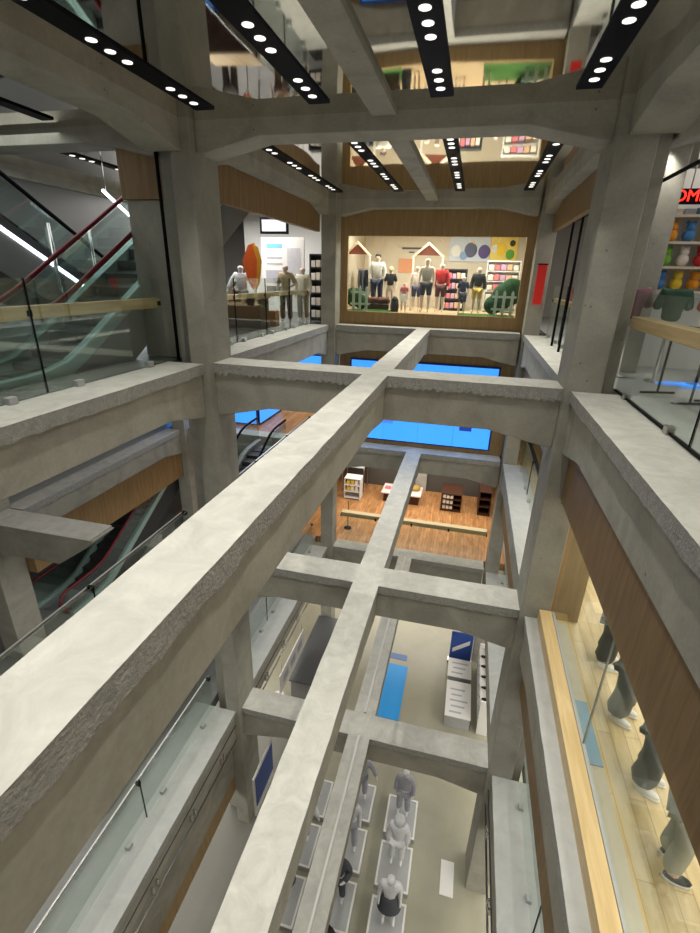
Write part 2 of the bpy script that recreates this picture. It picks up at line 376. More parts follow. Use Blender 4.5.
# wall with the shop window opening at the top level
m_ = MB(); y0, y1 = 16.36, 16.5; wx0, wx1, wz0, wz1 = -4.2, 1.32, .42, 2.73
m_.box(-4.9, wx0, y0, y1, 0, 3.69); m_.box(wx1, 2.0, y0, y1, 0, 3.69)
m_.box(wx0, wx1, y0, y1, 0, wz0); m_.box(wx0, wx1, y0, y1, wz1, 3.69)
struct('wall_far', m_, M_WOODV, 'wooden wall around the children\'s wear shop window', 'wall')
# wooden fascias under the side beams
n = 0
def fascia(x0, x1, y0, y1, z0, z1, label, m_=None):
    m_ = m_ or M_WOODV
    global n; n += 1
    return struct('trim_%d' % n, MB().box(x0, x1, y0, y1, z0, z1), m_, label, 'fascia', bevel=.005)
for k, nm in (('A', 'top'), ('B', 'second'), ('C', 'lowest')):
    z = ZL[k]
    fascia(1.76, 1.9, -.6, 7.62, z-1.8, z-.72, 'wooden fascia hanging under the %s ledge on the right of the near bay' % nm, M_WOODV_SHADE)
    fascia(1.76, 1.9, 8.55, 15.6, z-1.8, z-.72, 'wooden fascia hanging under the %s ledge on the right of the far bay' % nm, M_WOODV_SHADE)
fascia(2.0, 2.5, 7.7, 8.5, ZL['B'], -.3, 'wooden cladding on the side of the right column one storey down')
fascia(-11.0, -10.7, 8.4, 15.5, ZL['B']-1.95, ZL['B']-.75, 'brown wooden fascia below the escalator bay beam', M_WOODV_SHADE)
fascia(-6.1, -5.27, 8.0, 8.75, 2.66, 3.69, 'brown bulkhead above the set back column on the left', M_WOODV_SHADE)
fascia(-5.06, -4.92, 8.55, 15.6, 2.78, 3.69, 'wooden fascia over the glass on the left of the far bay', M_WOODV_SHADE)
fascia(1.9, 2.04, 8.55, 15.6, 2.82, 3.69, 'wooden fascia over the glass on the right of the far bay', M_WOODV_SHADE)
fascia(-4.92, -4.78, -.6, 7.62, ZL['C']-2.35, ZL['C']-.76, 'pale plaster fascia under the lowest ledge on the left', M_CON)
fascia(-4.92, -4.8, -.6, 7.62, ZL['C']-2.95, ZL['C']-2.35, 'wooden strip below the plaster fascia on the left')
fascia(-4.88, 1.56, 16.4, 16.5, ZL['B']-1.0, ZL['B']-.3, 'grey ceiling fascia over the far shop two storeys down', M_GREY)

# ------------------------------------------------------------------ ceiling light strips with downlights
def light_strip(x, y0, y1, groups, label, wd=.29, lamps=True, zc=3.69, power=None):
    t = thing('ceiling_light_strip', label, 'ceiling light', (x, (y0+y1)/2, zc), 'black strips of downlights')
    MB().box(x-wd/2, x+wd/2, y0, y1, zc-.022, zc+.02).build('housing', M_BLACK, t)
    for g in groups:
        for d in (-.27, 0, .27):
            MB().lathe([(.05, zc-.026), (.056, zc-.028), (.056, zc-.016), (.05, zc-.016)], (x, g+d), 18).build('lamp_lens', M_LAMP, t)
        l = bpy.data.lights.new('downlight', 'SPOT'); l.energy = power or SPOT_W; l.spot_size = math.radians(80); l.spot_blend = .85
        l.shadow_soft_size = .03; l.color = (1, .972, .875)
        o = bpy.data.objects.new('downlight', l); C.objects.link(o); o.parent = t
        o.location = (0, g-(y0+y1)/2, -.05)
    return t
XS = (-4.02, -2.32, -.69, 1.03)
nt_ = ('beside the left column', 'left of the centre beam', 'right of the centre beam', 'beside the right column')
for i, x in enumerate(XS):
    light_strip(x, -.5, 7.33, [6.76-1.35*k for k in range(6)], 'black ceiling strip of round downlights in the near bay, %s' % nt_[i])
    light_strip(x, 8.95, 14.45, [9.6+1.35*k for k in range(4)], 'black ceiling strip of round downlights in the far bay, %s' % nt_[i], wd=.25)
for x, a, b, nm in ((-6.78, -.5, 7.4, 'over the lower end of the escalator'), (-6.6, 8.9, 14, 'above the upper part of the escalator'), (-8.3, 8.9, 14.2, 'beyond the escalator on the far left')):
    light_strip(x, a, b, [a+.9+1.35*k for k in range(4)], 'black ceiling strip of downlights ' + nm, wd=.22, power=SPOT_W*.5)
light_strip(2.75, 8.95, 14.4, [9.6+1.35*k for k in range(4)], 'black ceiling strip of downlights over the right hand shop', wd=.25, power=SPOT_W*.5)

# ------------------------------------------------------------------ glass railings
def railing(x, y0, y1, z, panes, label, rail_side, top=1.42, rail_z=1.02, rail=M_WOODH, rail_h=.11, rail_w=.13, channel=False, clamp_mat=M_LGREY, gap=.012):
    t = thing('glass_railing', label, 'railing', (x, (y0+y1)/2, z), 'glass railings around the void')
    L = (y1-y0)/panes
    for i in range(panes):
        a = y0+i*L+gap/2; b = a+L-gap
        MB().box(x-.008, x+.008, a, b, z+.03, z+top).build('glass_pane', M_GLASS, t)
        for f in (.2, .8):
            c = a+(b-a)*f
            MB().box(x-.045, x+.045, c-.06, c+.06, z, z+.09).build('clamp', clamp_mat, t, bevel=.008)
        if i:
            MB().box(x-.012, x+.012, y0+i*L-.006, y0+i*L+.006, z+.03, z+top).build('joint_seal', M_BLACK, t)
    xr = x+rail_side*.09
    MB().box(xr-rail_w/2, xr+rail_w/2, y0, y1, z+rail_z-rail_h/2, z+rail_z+rail_h/2).build('handrail', rail, t, bevel=.008)
    for i in range(panes+1):
        c = min(max(y0+i*L, y0+.05), y1-.05)
        MB().box(min(x, xr), max(x, xr), c-.03, c+.03, z+rail_z-.04, z+rail_z+.03).build('bracket', M_BLACK, t)
    if channel: MB().box(x-.02, x+.02, y0, y1, z+.01, z+.035).build('bottom_channel', M_BLACK, t)
    return t
railing(-5.28, -.4, 7.58, 0, 3, 'glass railing with wooden handrail in front of the escalators at the top level', -1, rail_h=.16)
railing(-5.28, 8.6, 15.5, 0, 4, 'glass railing with wooden handrail by the far left shop at the top level', -1)
railing(2.26, -.4, 7.9, 0, 3, 'glass railing with broad wooden handrail by the right shop at the top level', 1, rail_w=.22, rail_h=.16, channel=True, clamp_mat=M_STEEL)
railing(2.2, 8.68, 15.5, 0, 3, 'glass railing on the far right ledge at the top level', 1, clamp_mat=M_STEEL)
railing(-5.25, -.4, 7.58, ZL['B'], 3, 'glass railing with metal handrail on the left ledge one storey down', -1, top=1.2, rail_z=1.17, rail=M_STEEL, rail_h=.04, rail_w=.04)
railing(-5.2, 8.6, 15.5, ZL['B'], 3, 'glass railing on the far left ledge one storey down', -1, top=1.05, rail=M_STEEL, rail_h=.04, rail_w=.04)
fascia(1.79, 2.0, -.6, 7.6, ZL['B']-.3, ZL['B']+.24, 'light wooden kerb along the edge of the wooden floor one storey down', M_WOODK)
z = ZL['B']; t = thing('glass_screen', 'tall frameless glass screen standing behind the light wooden kerb', 'screen', (2.03, 3.6, z), None)
for i in range(3): MB().box(2.02, 2.036, -.4+i*2.66+.01, -.4+(i+1)*2.66-.01, z, z+2.0).build('glass_pane', M_GLASS, t)
for i in (1, 2): MB().box(2.016, 2.04, -.4+i*2.66-.006, -.4+i*2.66+.006, z, z+2.0).build('joint_seal', M_GREY, t)
MB().box(2.005, 2.05, -.4, 7.58, z+.2, z+.245).build('bottom_channel', M_LGREY, t)
railing(2.12, 8.6, 15.5, ZL['B'], 3, 'glass railing on the far right ledge one storey down', 1, top=1.1, rail=M_STEEL, rail_h=.05)
railing(-5.16, -.4, 7.58, ZL['C'], 3, 'teal tinted glass railing on the left ledge two storeys down', -1, top=1.15, rail=M_STEEL, rail_h=.04, rail_w=.04)
railing(-5.16, 8.6, 15.5, ZL['C'], 3, 'glass railing on the far left ledge two storeys down', -1, top=1.15, rail=M_STEEL, rail_h=.04, rail_w=.04)
railing(2.14, -.4, 7.6, ZL['C'], 3, 'glass railing on the right ledge two storeys down', 1, top=1.1, rail=M_STEEL, rail_h=.05)
railing(2.14, 8.6, 15.5, ZL['C'], 3, 'glass railing on the far right ledge two storeys down', 1, top=1.1, rail=M_STEEL, rail_h=.05)
# railing across the far shop two storeys down
z = ZL['C']; t = thing('glass_railing', 'glass railing with brass handrail across the far shop two storeys down', 'railing', (-1.5, 16.5, z), 'glass railings around the void')
for i in range(4):
    a = -4.3+i*1.45; MB().box(a+.01, a+1.44, 16.44, 16.46, z, z+1.1).build('glass_pane', M_GLASS, t)
MB().box(-4.3, 1.5, 16.48, 16.76, z+1.02, z+1.2).build('handrail', mat('brass_rail', srgb(190, 172, 128), .35, metal=.3), t, bevel=.02)
for i in range(5): MB().box(-4.3+i*1.45-.03*(i > 0), -4.3+i*1.45+.03*(i < 4), 16.45, 16.52, z+1.0, z+1.12).build('bracket', M_BLACK, t)
# black posts and bars of the fire screens by the columns
def post(pts, r, label, cat='post', m_=M_BLACK, name='steel_post'):
    return tag(MB().tube(pts, r, 8).build(name, m_), label, cat)
post([(-5.22, 7.82, 0), (-5.22, 7.82, 3.69)], .03, 'thin black screen track beside the left column at the top level')
post([(2.31, 8.56, 0), (2.31, 8.56, 3.0)], .03, 'thin black screen post beside the right column at the top level')
post([(2.31, 8.53, 2.85), (2.31, .5, 2.85)], .025, 'horizontal black bar over the glass on the right', 'bar', name='steel_bar')
post([(2.05, 13.2, 0), (2.05, 13.2, 3.0)], .03, 'black post on the far right ledge, the farther of two')
post([(2.05, 12.1, 0), (2.05, 12.1, 3.0)], .03, 'black post on the far right ledge, the nearer of two')
post([(2.105, 13.2, 2.85), (2.105, 9, 2.85)], .025, 'black bar joining the posts on the far right ledge', 'bar', name='steel_bar')
# pipe rails with clips along the lowest ledge beams
for x, sg, y0, y1, nm in ((-4.56, 1, -.4, 7.5, 'left beam of the near bay'), (-4.56, 1, 8.7, 15.4, 'left beam of the far bay'), (1.54, -1, -.4, 7.5, 'right beam of the near bay')):
    z = ZL['C']
    t = thing('pipe_rail', 'pair of thin metal pipes clipped along the lowest ' + nm, 'pipe rail', (x, y0, z-.5), 'pipe rails on the lowest beams')
    MB().tube([(x, y0, z-.80), (x, y1, z-.80)], .022, 8).build('pipe', M_STEEL, t)
    MB().tube([(x, y0, z-.3), (x, y1, z-.3)], .014, 8).build('pipe', M_DARK, t)
    c = y0+.6
    while c < y1:
        for d in (0, .14): MB().box(x-.03, x+.03, c+d, c+d+.05, z-.68, z-.5).build('clip', M_CHROME, t, bevel=.01)
        c += 1.3

# ------------------------------------------------------------------ escalators
def sweep(mb, path, x0, x1, dz0, dz1):
    pr = []
    for y, z in path:
        pr.append([mb.bm.verts.new(p) for p in ((x0, y, z+dz0), (x1, y, z+dz0), (x1, y, z+dz1), (x0, y, z+dz1))])
    for A, B in zip(pr, pr[1:]):
        for k in range(4): mb.bm.faces.new((A[k], A[(k+1) % 4], B[(k+1) % 4], B[k]))
    mb.bm.faces.new(pr[0][::-1]); mb.bm.faces.new(pr[-1])
def escalator(label, x0, x1, y0, z0, H, sgn=1, led=False, handrail=M_RED, nsteps=None, deck=M_TEAL, truss=None):
    """rises in +y (sgn 1) or -y (sgn -1) from the bottom comb at y0"""
    t = thing('escalator', label, 'escalator', ((x0+x1)/2, y0, z0), 'escalators')
    W = x1-x0; L = H/.577
    P = [(-1.5, 0), (-.7, 0), (-.3, .02), (.1, .1), (.5, .29), (.9, .52)]
    n = 14
    for i in range(1, n): P.append((.9+(L-1.8)*i/n, .52+(H-1.04)*i/n))
    P += [(L-.9, H-.52), (L-.5, H-.29), (L-.1, H-.1), (L+.3, H-.02), (L+.7, H), (L+1.3, H)]
    P = [(sgn*y, z) for y, z in P]
    hw = W/2
    b = MB(); sweep(b, P, -hw, hw, -.95, -.12); b.build('truss', truss or M_GREY, t, local=True)
    for s in (-1, 1):
        e = s*hw
        b = MB(); sweep(b, P, min(e, e-s*.16), max(e, e-s*.16), -.12, .1); b.build('deck', deck, t, local=True, bevel=.01)
        b = MB(); sweep(b, P, e-s*.07-.006, e-s*.07+.006, .1, .86); b.build('balustrade_glass', M_GLASSD, t, local=True)
        hp = [(e-s*.07, y, z+.93) for y, z in P]
        hp = [(e-s*.07, -sgn*1.5+0, .25), (e-s*.07, -sgn*1.72, .34), (e-s*.07, -sgn*1.82, .6), (e-s*.07, -sgn*1.72, .86)] + hp
        MB().tube(hp, .042, 8).build('handrail', handrail, t, local=True)
        if led:
            b = MB(); sweep(b, P[3:14], e-.02*(s < 0)*1 if s < 0 else e, e if s < 0 else e+.02, -.17, -.1); b.build('light_line', M_LED, t, local=True)
    k = 0; y = -.8
    def zt(y):
        Q = [(sgn*a, b) for a, b in P]
        for (a, b), (c, d) in zip(Q, Q[1:]):
            if a <= y <= c: return b+(d-b)*(y-a)/(c-a)
        return H
    while y < min(L+.6, 99):
        zz = zt(y+.2)
        ya, yb = sorted((sgn*y, sgn*(y+.385)))
        MB().box(-hw+.17, hw-.17, ya, yb, zz-.2, zz-.03).build('step', M_DARK, t, local=True, bevel=.01)
        y += .4; k += 1
        if nsteps and k >= nsteps: break
    MB().box(-hw+.17, hw-.17, -1.5 if sgn > 0 else .8, -.8 if sgn > 0 else 1.5, -.05, .005).build('comb_plate', M_STEEL, t, local=True)
    return t
e1 = escalator('escalator rising away from the lower left behind the glass at the top level', -7.2, -6.0, 6.0, 0, 4.24)
e2 = escalator('escalator with white light lines coming down beyond the first one', -9.6, -8.2, 11.4, 0, 4.24, -1, led=True, handrail=M_BLACK, deck=M_DARK)
e3 = escalator('escalator with pale decks deep in the left bay, rising below the wooden fascia', -12.6, -11.1, 11.0, ZL['C'], 4.24, truss=M_DARK)
e4 = escalator('escalator with black handrails whose top end reaches the orange wooden floor', -7.2, -6.0, 6.3, ZL['C'], 4.36, handrail=M_BLACK, deck=M_LGREY)
t = thing('led_tube', 'slanting white light line hung under the ceiling near the escalator top', 'light', (-8, 10.3, 2.8))
MB().tube([(-8, 9.9, 3.1), (-8, 10.8, 2.64)], .03, 8).build('light_line', M_LED, t)
for y, zz in ((10.0, 3.05), (10.7, 2.7)): MB().tube([(-8, y, zz), (-8, y, 3.69)], .008, 6).build('hanger', M_STEEL, t)
struct('wall_escalator', MB().box(-10.95, -10.8, 2, 14.5, 0, 3.69), mat('panel_grey', (.2, .205, .205, 1), .35), 'smooth grey wall panel behind the escalators', 'wall')
for i, (y, nm) in enumerate(((8.0, 'nearer'), (9.0, 'farther'))):
    post([(-7.75, y, 0), (-7.75, y, 2.3)], .035, 'slim chrome post between the escalators, the %s one' % nm, m_=M_CHROME)
# red lettering of the lit sign
def text(body, size, loc, rot, m_, name, parent=None, depth=.01, align='CENTER'):
    cu = bpy.data.curves.new(name, 'FONT'); cu.body = body; cu.size = size; cu.extrude = depth; cu.align_x = align; cu.align_y = 'CENTER'
    tmp = bpy.data.objects.new(name, cu); C.objects.link(tmp); bpy.context.view_layer.update()
    me = bpy.data.meshes.new_from_object(tmp.evaluated_get(bpy.context.evaluated_depsgraph_get()))
    bpy.data.objects.remove(tmp); o = bpy.data.objects.new(name, me); C.objects.link(o); me.materials.clear(); me.materials.append(m_)
    if parent: o.parent = parent; loc = Vector(loc)-Vector(WORLD[parent.name])
    o.location = loc; o.rotation_euler = rot
    return o
M_REDE = mat('red_led', srgb(255, 40, 28), .5, emit=2.2)

# ------------------------------------------------------------------ screens and signs
def screen(label, x0, x1, y, z0, z1, cols, extra=()):
    t = thing('video_wall', label, 'screen', ((x0+x1)/2, y, z0))
    MB().box(x0-.05, x1+.05, y, y+.08, z0-.05, z1+.05).build('frame', M_NAVY, t)
    w_ = (x1-x0)/cols
    for i in range(cols): MB().box(x0+i*w_+.004, x0+(i+1)*w_-.004, y-.02, y, z0, z1).build('display_panel', M_BLUE, t)
    for a, b, c, d, m_ in extra: MB().box(a, b, y-.024, y-.019, c, d).build('picture_tile', m_, t)
    return t
screen('large bright blue video wall on the far wooden wall one storey down', -3.95, 1.06, 16.27, -4.02, -1.2, 4,
       [(.0, .42, -3.42, -2.95, M_BLUE2), (-2.75, -2.35, -3.4, -2.95, M_BLUE3), (-2.7, -2.3, -2.0, -1.6, M_BLUE3), (-1.1, -.7, -2.4, -1.9, M_BLUE3)])
screen('narrow blue display left of the far corner column one storey down', -6.2, -5.0, 16.5, -2.1, -1.2, 1)
screen('blue video wall standing beyond the escalator bay', -12.2, -8.02, 16.9, -4.16, -2.0, 3, [(-9.6, -9.1, -3.3, -2.9, M_BLUE3)])
t = thing('video_wall', 'blue display running back along the orange wooden floor', 'screen', (-7.95, 18, -4.2))
MB().box(-8.02, -7.94, 17.02, 19.4, -4.22, -2.0).build('frame', M_NAVY, t); MB().box(-7.94, -7.92, 17.05, 19.35, -4.16, -2.05).build('display_panel', M_BLUE, t)
# red number sign on the right shop
t = thing('led_sign', 'black sign with red lit lettering hanging in the right shop', 'sign', (3.6, 10.1, 2.8))
for x in (3.3, 4.1): MB().tube([(x, 10.13, 3.03), (x, 10.13, 3.69)], .01, 6).build('hanger', M_STEEL, t)
MB().box(2.98, 4.3, 10.1, 10.16, 2.8, 3.03).build('sign_board', M_BLACK, t)
text('OME', .24, (3.31, 10.09, 2.915), (math.pi/2, 0, 0), M_REDE, 'lettering', t)
t = thing('banner', 'narrow red vertical banner fixed by the far right corner column', 'banner', (1.8, 15.0, .9))
MB().box(1.62, 1.86, 15.05, 15.1, .9, 1.95).build('cloth', solid(226, 44, 38), t); MB().box(1.60, 1.88, 15.04, 15.11, 1.95, 1.98).build('bar', M_BLACK, t); MB().box(1.7, 1.74, 15.11, 15.61, 1.95, 1.98).build('bracket', M_BLACK, t)
t = thing('poster_panel', 'blue poster in a white frame standing by the lowest left column', 'poster', (-3.9, 7.5, -11.4))
MB().box(-3.95, -3.9, 7.0, 8.15, -11.35, -9.98).build('frame', M_WHITE, t, bevel=.01)
MB().box(-3.9, -3.888, 7.06, 8.1, -11.05, -10.06).build('print', mat('poster_blue', srgb(52, 82, 160), .5), t)
MB().box(-3.94, -3.92, 7.1, 7.14, GZ, -11.35).build('leg', M_STEEL, t); MB().box(-3.94, -3.92, 8.0, 8.04, GZ, -11.35).build('leg', M_STEEL, t)

# ------------------------------------------------------------------ figures (mannequins and the person)
SK = {  # joints of a 1.75 m standing figure facing -y
 'pelvis': (0, 0, .96), 'waist': (0, .005, 1.1), 'chest': (0, .01, 1.28), 'nb': (0, .015, 1.45), 'neck': (0, 0, 1.52), 'head': (0, -.015, 1.61), 'top': (0, -.005, 1.70),
 'sL': (.18, .01, 1.42), 'eL': (.24, .03, 1.14), 'wL': (.25, -.06, .9), 'hL': (.245, -.1, .79),
 'sR': (-.18, .01, 1.42), 'eR': (-.24, .03, 1.14), 'wR': (-.25, -.06, .9), 'hR': (-.245, -.1, .79),
 'pL': (.1, 0, .88), 'kL': (.115, -.02, .5), 'aL': (.12, .02, .1), 'tL': (.13, -.14, .035),
 'pR': (-.1, 0, .88), 'kR': (-.115, -.02, .5), 'aR': (-.12, .02, .1), 'tR': (-.13, -.14, .035)}
RAD = dict(pelvis=(.15, .11), waist=(.125, .095), chest=(.15, .11), nb=(.08, .06), neck=(.058, .058), head=(.115, .13), top=(.09, .1),
 sL=(.068, .068), eL=(.05, .05), wL=(.036, .036), hL=(.036, .02), pL=(.098, .1), kL=(.066, .07), aL=(.045, .05), tL=(.046, .034))
EDG = [('pelvis', 'waist'), ('waist', 'chest'), ('chest', 'nb'), ('nb', 'neck'), ('neck', 'head'), ('head', 'top')]
for s in 'LR': EDG += [('chest', 's'+s), ('s'+s, 'e'+s), ('e'+s, 'w'+s), ('w'+s, 'h'+s), ('pelvis', 'p'+s), ('p'+s, 'k'+s), ('k'+s, 'a'+s), ('a'+s, 't'+s)]
POSES = {'stand': {}, 'step': {'kL': (.11, -.14, .52), 'aL': (.12, -.12, .1), 'tL': (.13, -.28, .035), 'kR': (-.11, .06, .5), 'aR': (-.12, .2, .12), 'tR': (-.13, .06, .035), 'eR': (-.27, .06, 1.15), 'wR': (-.33, -.1, .98), 'hR': (-.34, -.2, .96)},
         'bend': {'eL': (.3, .04, 1.17), 'wL': (.2, -.2, 1.1), 'hL': (.12, -.28, 1.12), 'wR': (-.28, -.02, .9), 'hR': (-.29, -.06, .79)},
         'open': {'eL': (.33, .02, 1.2), 'wL': (.42, -.08, 1.0), 'hL': (.46, -.12, .9), 'eR': (-.33, .02, 1.2), 'wR': (-.42, -.08, 1.0), 'hR': (-.46, -.12, .9)}}
SKIN = {}
def skinned(key, pose, names, grow=0, gmap=None, extra=None):
    if key in SKIN: return SKIN[key]
    J = dict(SK); J.update(POSES[pose])
    if extra: J.update(extra)
    used = [nm for nm in J if nm in names]; idx = {nm: i for i, nm in enumerate(used)}
    ed = [(idx[a], idx[b]) for a, b in EDG if a in idx and b in idx]
    me = bpy.data.meshes.new(key); me.from_pydata([J[nm] for nm in used], ed, [])
    o = bpy.data.objects.new(key, me); C.objects.link(o)
    o.modifiers.new('skin', 'SKIN'); sd = o.modifiers.new('sub', 'SUBSURF'); sd.levels = 1
    lay = me.skin_vertices[0].data
    for nm in used:
        r = RAD.get(nm) or RAD[nm[0]+'L']; g = grow
        if gmap and nm in gmap: g = gmap[nm]
        lay[idx[nm]].radius = (r[0]+g, r[1]+g); lay[idx[nm]].use_root = (nm == used[0])
    bpy.context.view_layer.update()
    res = bpy.data.meshes.new_from_object(o.evaluated_get(bpy.context.evaluated_depsgraph_get()))
    bpy.data.objects.remove(o); res.name = key
    for p in res.polygons: p.use_smooth = True
    SKIN[key] = res
    return res
def inst(me, name, m_, parent):
    key = (me.name, m_.name)
    if key not in SKIN:
        c = me.copy(); c.materials.clear(); c.materials.append(m_); SKIN[key] = c
    o = bpy.data.objects.new(name, SKIN[key]); C.objects.link(o); o.parent = parent
    return o
BODY = set(SK); TORSO = {'waist', 'chest', 'nb', 'sL', 'sR', 'eL', 'eR', 'pelvis'}; LONG = TORSO | {'wL', 'wR'}
LEGS = {'pelvis', 'pL', 'pR', 'kL', 'kR', 'aL', 'aR'}; SHORT = {'pelvis', 'pL', 'pR', 'kL', 'kR'}; VEST = {'pelvis', 'waist', 'chest', 'nb', 'sL', 'sR'}
def figure(name, label, cat, loc, rot, h, skin, pose='stand', top=None, topm=None, low=None, lowm=None, shoes=None, hair=None, hood=False, group=None, wide=0):
    t = thing(name, label, cat, loc, group, rot); k = h/1.75; t.scale = (k, k, k)
    inst(skinned('body_'+pose, pose, BODY), 'body', skin, t)
    if top:
        nm = {'shirt': TORSO, 'coat': LONG, 'vest': VEST}[top]
        inst(skinned('%s_%s' % (top, pose), pose, nm, .022 if top != 'coat' else .035, {'pelvis': .03, 'eL': .03, 'eR': .03}), 'coat' if top == 'coat' else 'shirt', topm, t)
    if hood: MB().ball((0, .02, 1.62), .145, 1, 1, 1.1, 12, 8).build('hood', topm, t, local=True)
    if low == 'skirt':
        MB().lathe([(.15, 1.06), (.2, .9), (.27, .62), (.28, .6), (.1, .62)], n=18, sy=.75).build('skirt', lowm, t, local=True)
    elif low:
        inst(skinned('%s_%s_%d' % (low, pose, wide*100), pose, LEGS if low == 'trousers' else SHORT, .02+wide*.3, {'aL': .03+wide, 'aR': .03+wide, 'kL': .022+wide*.5, 'kR': .022+wide*.5}), 'trousers' if low == 'trousers' else 'shorts', lowm, t)
    if shoes:
        J = dict(SK); J.update(POSES[pose])
        for s in 'LR':
            a, b = Vector(J['a'+s]), Vector(J['t'+s])
            b_ = MB(); b_.ball(((a.x+b.x)/2, (a.y+b.y)/2-.01, .05), .07, .75, 1.95, .75, 12, 8)
            so = b_.build('shoe', shoes, t, local=True)
            MB().lathe([(.07, 0), (.074, .01), (.074, .022), (.068, .026)], ((a.x+b.x)/2, 0), 16, .78, 1).build('sole', M_WHITE, t, local=True).location = (0, 0, 0)
            # stretch the sole under the shoe
            ch = [c for c in t.children if c.name.startswith('sole')][-1]
            ch.parent = so; ch.scale = (1, 1.95, 1); ch.location = (0, (a.y+b.y)/2-.01, -.0)
    if hair: 
        MB().ball((0, .01, 1.655), .112, .95, 1.05, .95, 12, 8).build('hair', hair, t, local=True)
    return t
def pedestal(x, y, label, w_=.86, d_=1.06, h=.16):
    t = thing('display_plinth', label, 'plinth', (x, y, GZ), 'white framed display plinths')
    MB().box(x-w_/2, x+w_/2, y-d_/2, y+d_/2, GZ, GZ+h).build('base', M_LGREY, t, bevel=.005)
    f = MB(); z0, z1 = GZ+h, GZ+h+.025
    f.box(x-w_/2, x+w_/2, y-d_/2, y-d_/2+.05, z0, z1).box(x-w_/2, x+w_/2, y+d_/2-.05, y+d_/2, z0, z1)
    f.box(x-w_/2, x-w_/2+.05, y-d_/2+.05, y+d_/2-.05, z0, z1).box(x+w_/2-.05, x+w_/2, y-d_/2+.05, y+d_/2-.05, z0, z1)
    f.build('border', M_WHITE, t)
    MB().box(x-w_/2+.05, x+w_/2-.05, y-d_/2+.05, y+d_/2-.05, z0, z0+.006).build('mirror_top', M_LGREY, t)
    return t
S1, S2, S3, S4 = solid(226, 228, 232), solid(178, 178, 188), solid(80, 82, 90), solid(40, 42, 48)
ROW = [(-.34, 'right'), (-1.62, 'middle'), (-2.9, 'left')]
LOOK = [  # top, colour, low, colour, hood, pose  per (row, place) from far to near
 [('coat', S2, 'trousers', S2, 0, 'stand'), ('coat', S1, 'trousers', S1, 1, 'stand'), ('shirt', S1, 'skirt', S3, 0, 'stand'), ('coat', S4, 'trousers', S4, 0, 'open')],
 [('coat', S2, 'trousers', S2, 0, 'open'), ('shirt', S1, 'trousers', S2, 0, 'step'), ('coat', S3, 'trousers', S3, 0, 'bend'), ('shirt', S4, 'trousers', S4, 0, 'step')],
 [('shirt', S1, 'trousers', S1, 0, 'step'), ('coat', S1, 'trousers', S2, 0, 'open'), ('shirt', S3, 'skirt', S3, 0, 'bend'), ('coat', S3, 'trousers', S4, 0, 'stand')]]
DES = [['grey coat', 'pale hooded jacket', 'pale blouse and dark skirt', 'black coat with arms held out'],
       ['grey coat with arms held out', 'pale shirt in mid step', 'dark coat with one arm bent', 'black shirt in mid step'],
       ['pale shirt in mid step', 'pale coat with arms held out', 'dark top and skirt', 'dark coat and black trousers']]
PL = ['farthest', 'second farthest', 'second nearest', 'nearest']
for r, (x, rn) in enumerate(ROW):
    for i in range(4):
        y = 8.85-1.27*i + (0, .12, -.1)[r]
        pedestal(x, y, 'white framed plinth on the stone floor, %s of the %s row' % (PL[i], rn))
        tp, tm, lo, lm, hd, ps = LOOK[r][i]
        figure('mannequin', 'silvery mannequin in %s, %s plinth of the %s row' % (DES[r][i], PL[i], rn), 'mannequin', (x+.02, y+.12, GZ+.186), random.uniform(-.25, .25), 1.78, M_SILVER, ps, tp, tm, lo, lm, hood=bool(hd), group='mannequins on the bottom floor')

# ground floor furnishings
tag(MB().box(-1.82, -.9, 12.05, 14.6, GZ, GZ+.02).build('floor_mat', M_CYAN), 'long bright blue mat on the bottom floor', 'mat')
t = thing('floor_graphic', 'blue lettering on the stone floor beyond the blue mat', 'floor graphic', (-1.4, 15.0, GZ))
MB().box(-1.75, -1.0, 14.9, 15.2, GZ, GZ+.012).build('strip', mat('mat_deep', srgb(90, 120, 170), .5), t)
for (x0, x1, y0, y1, lab, ln) in ((.66, 1.5, 12.3, 13.85, 'large white printed panel lying flat, nearer of two', 5), (.66, 1.5, 14.1, 15.0, 'small white printed panel lying flat, farther of two', 3)):
    t = thing('display_table', lab + ', on a low table', 'table', ((x0+x1)/2, (y0+y1)/2, GZ))
    MB().box(x0, x1, y0, y1, GZ, GZ+.5).build('base', M_LGREY, t); MB().box(x0-.02, x1+.02, y0-.02, y1+.02, GZ+.5, GZ+.53).build('print', M_WHITE, t)
    for q in range(ln):
        MB().box(x0+.12+.05*(q % 2), x1-.3+.1*(q % 3), y0+.15+q*.25, y0+.22+q*.25, GZ+.53, GZ+.533).build('printed_line', S2, t)
t = thing('banner_stand', 'blue and white banner standing beyond the printed panels', 'banner', (1.05, 15.5, GZ))
MB().box(.66, 1.5, 15.4, 15.45, GZ+.1, GZ+1.5).build('cloth', mat('poster_blue', srgb(52, 82, 160), .5), t)
MB().poly([(.75, 15.39, GZ+.5), (1.4, 15.39, GZ+1.0), (1.4, 15.39, GZ+1.2), (.75, 15.39, GZ+.7)], (0, -.01, 0)).build('stripe', M_WHITE, t)
MB().box(.6, 1.56, 15.3, 15.55, GZ, GZ+.1).build('foot', M_STEEL, t)
tag(MB().box(.86, 1.2, 7.35, 8.15, GZ, GZ+.02).build('floor_mat', M_WHITE), 'small white mat lying alone on the bottom floor', 'mat')
t = thing('long_counter', 'long dark grey counter on the left of the bottom floor', 'counter', (-4.6, 14, GZ))
MB().box(-4.85, -3.65, 11.9, 15.4, GZ, GZ+.95).build('body', M_GREY, t, bevel=.02); MB().box(-4.9, -3.6, 11.85, 15.45, GZ+.95, GZ+1.0).build('top', mat('counter_top', (.1, .105, .11, 1), .4), t)
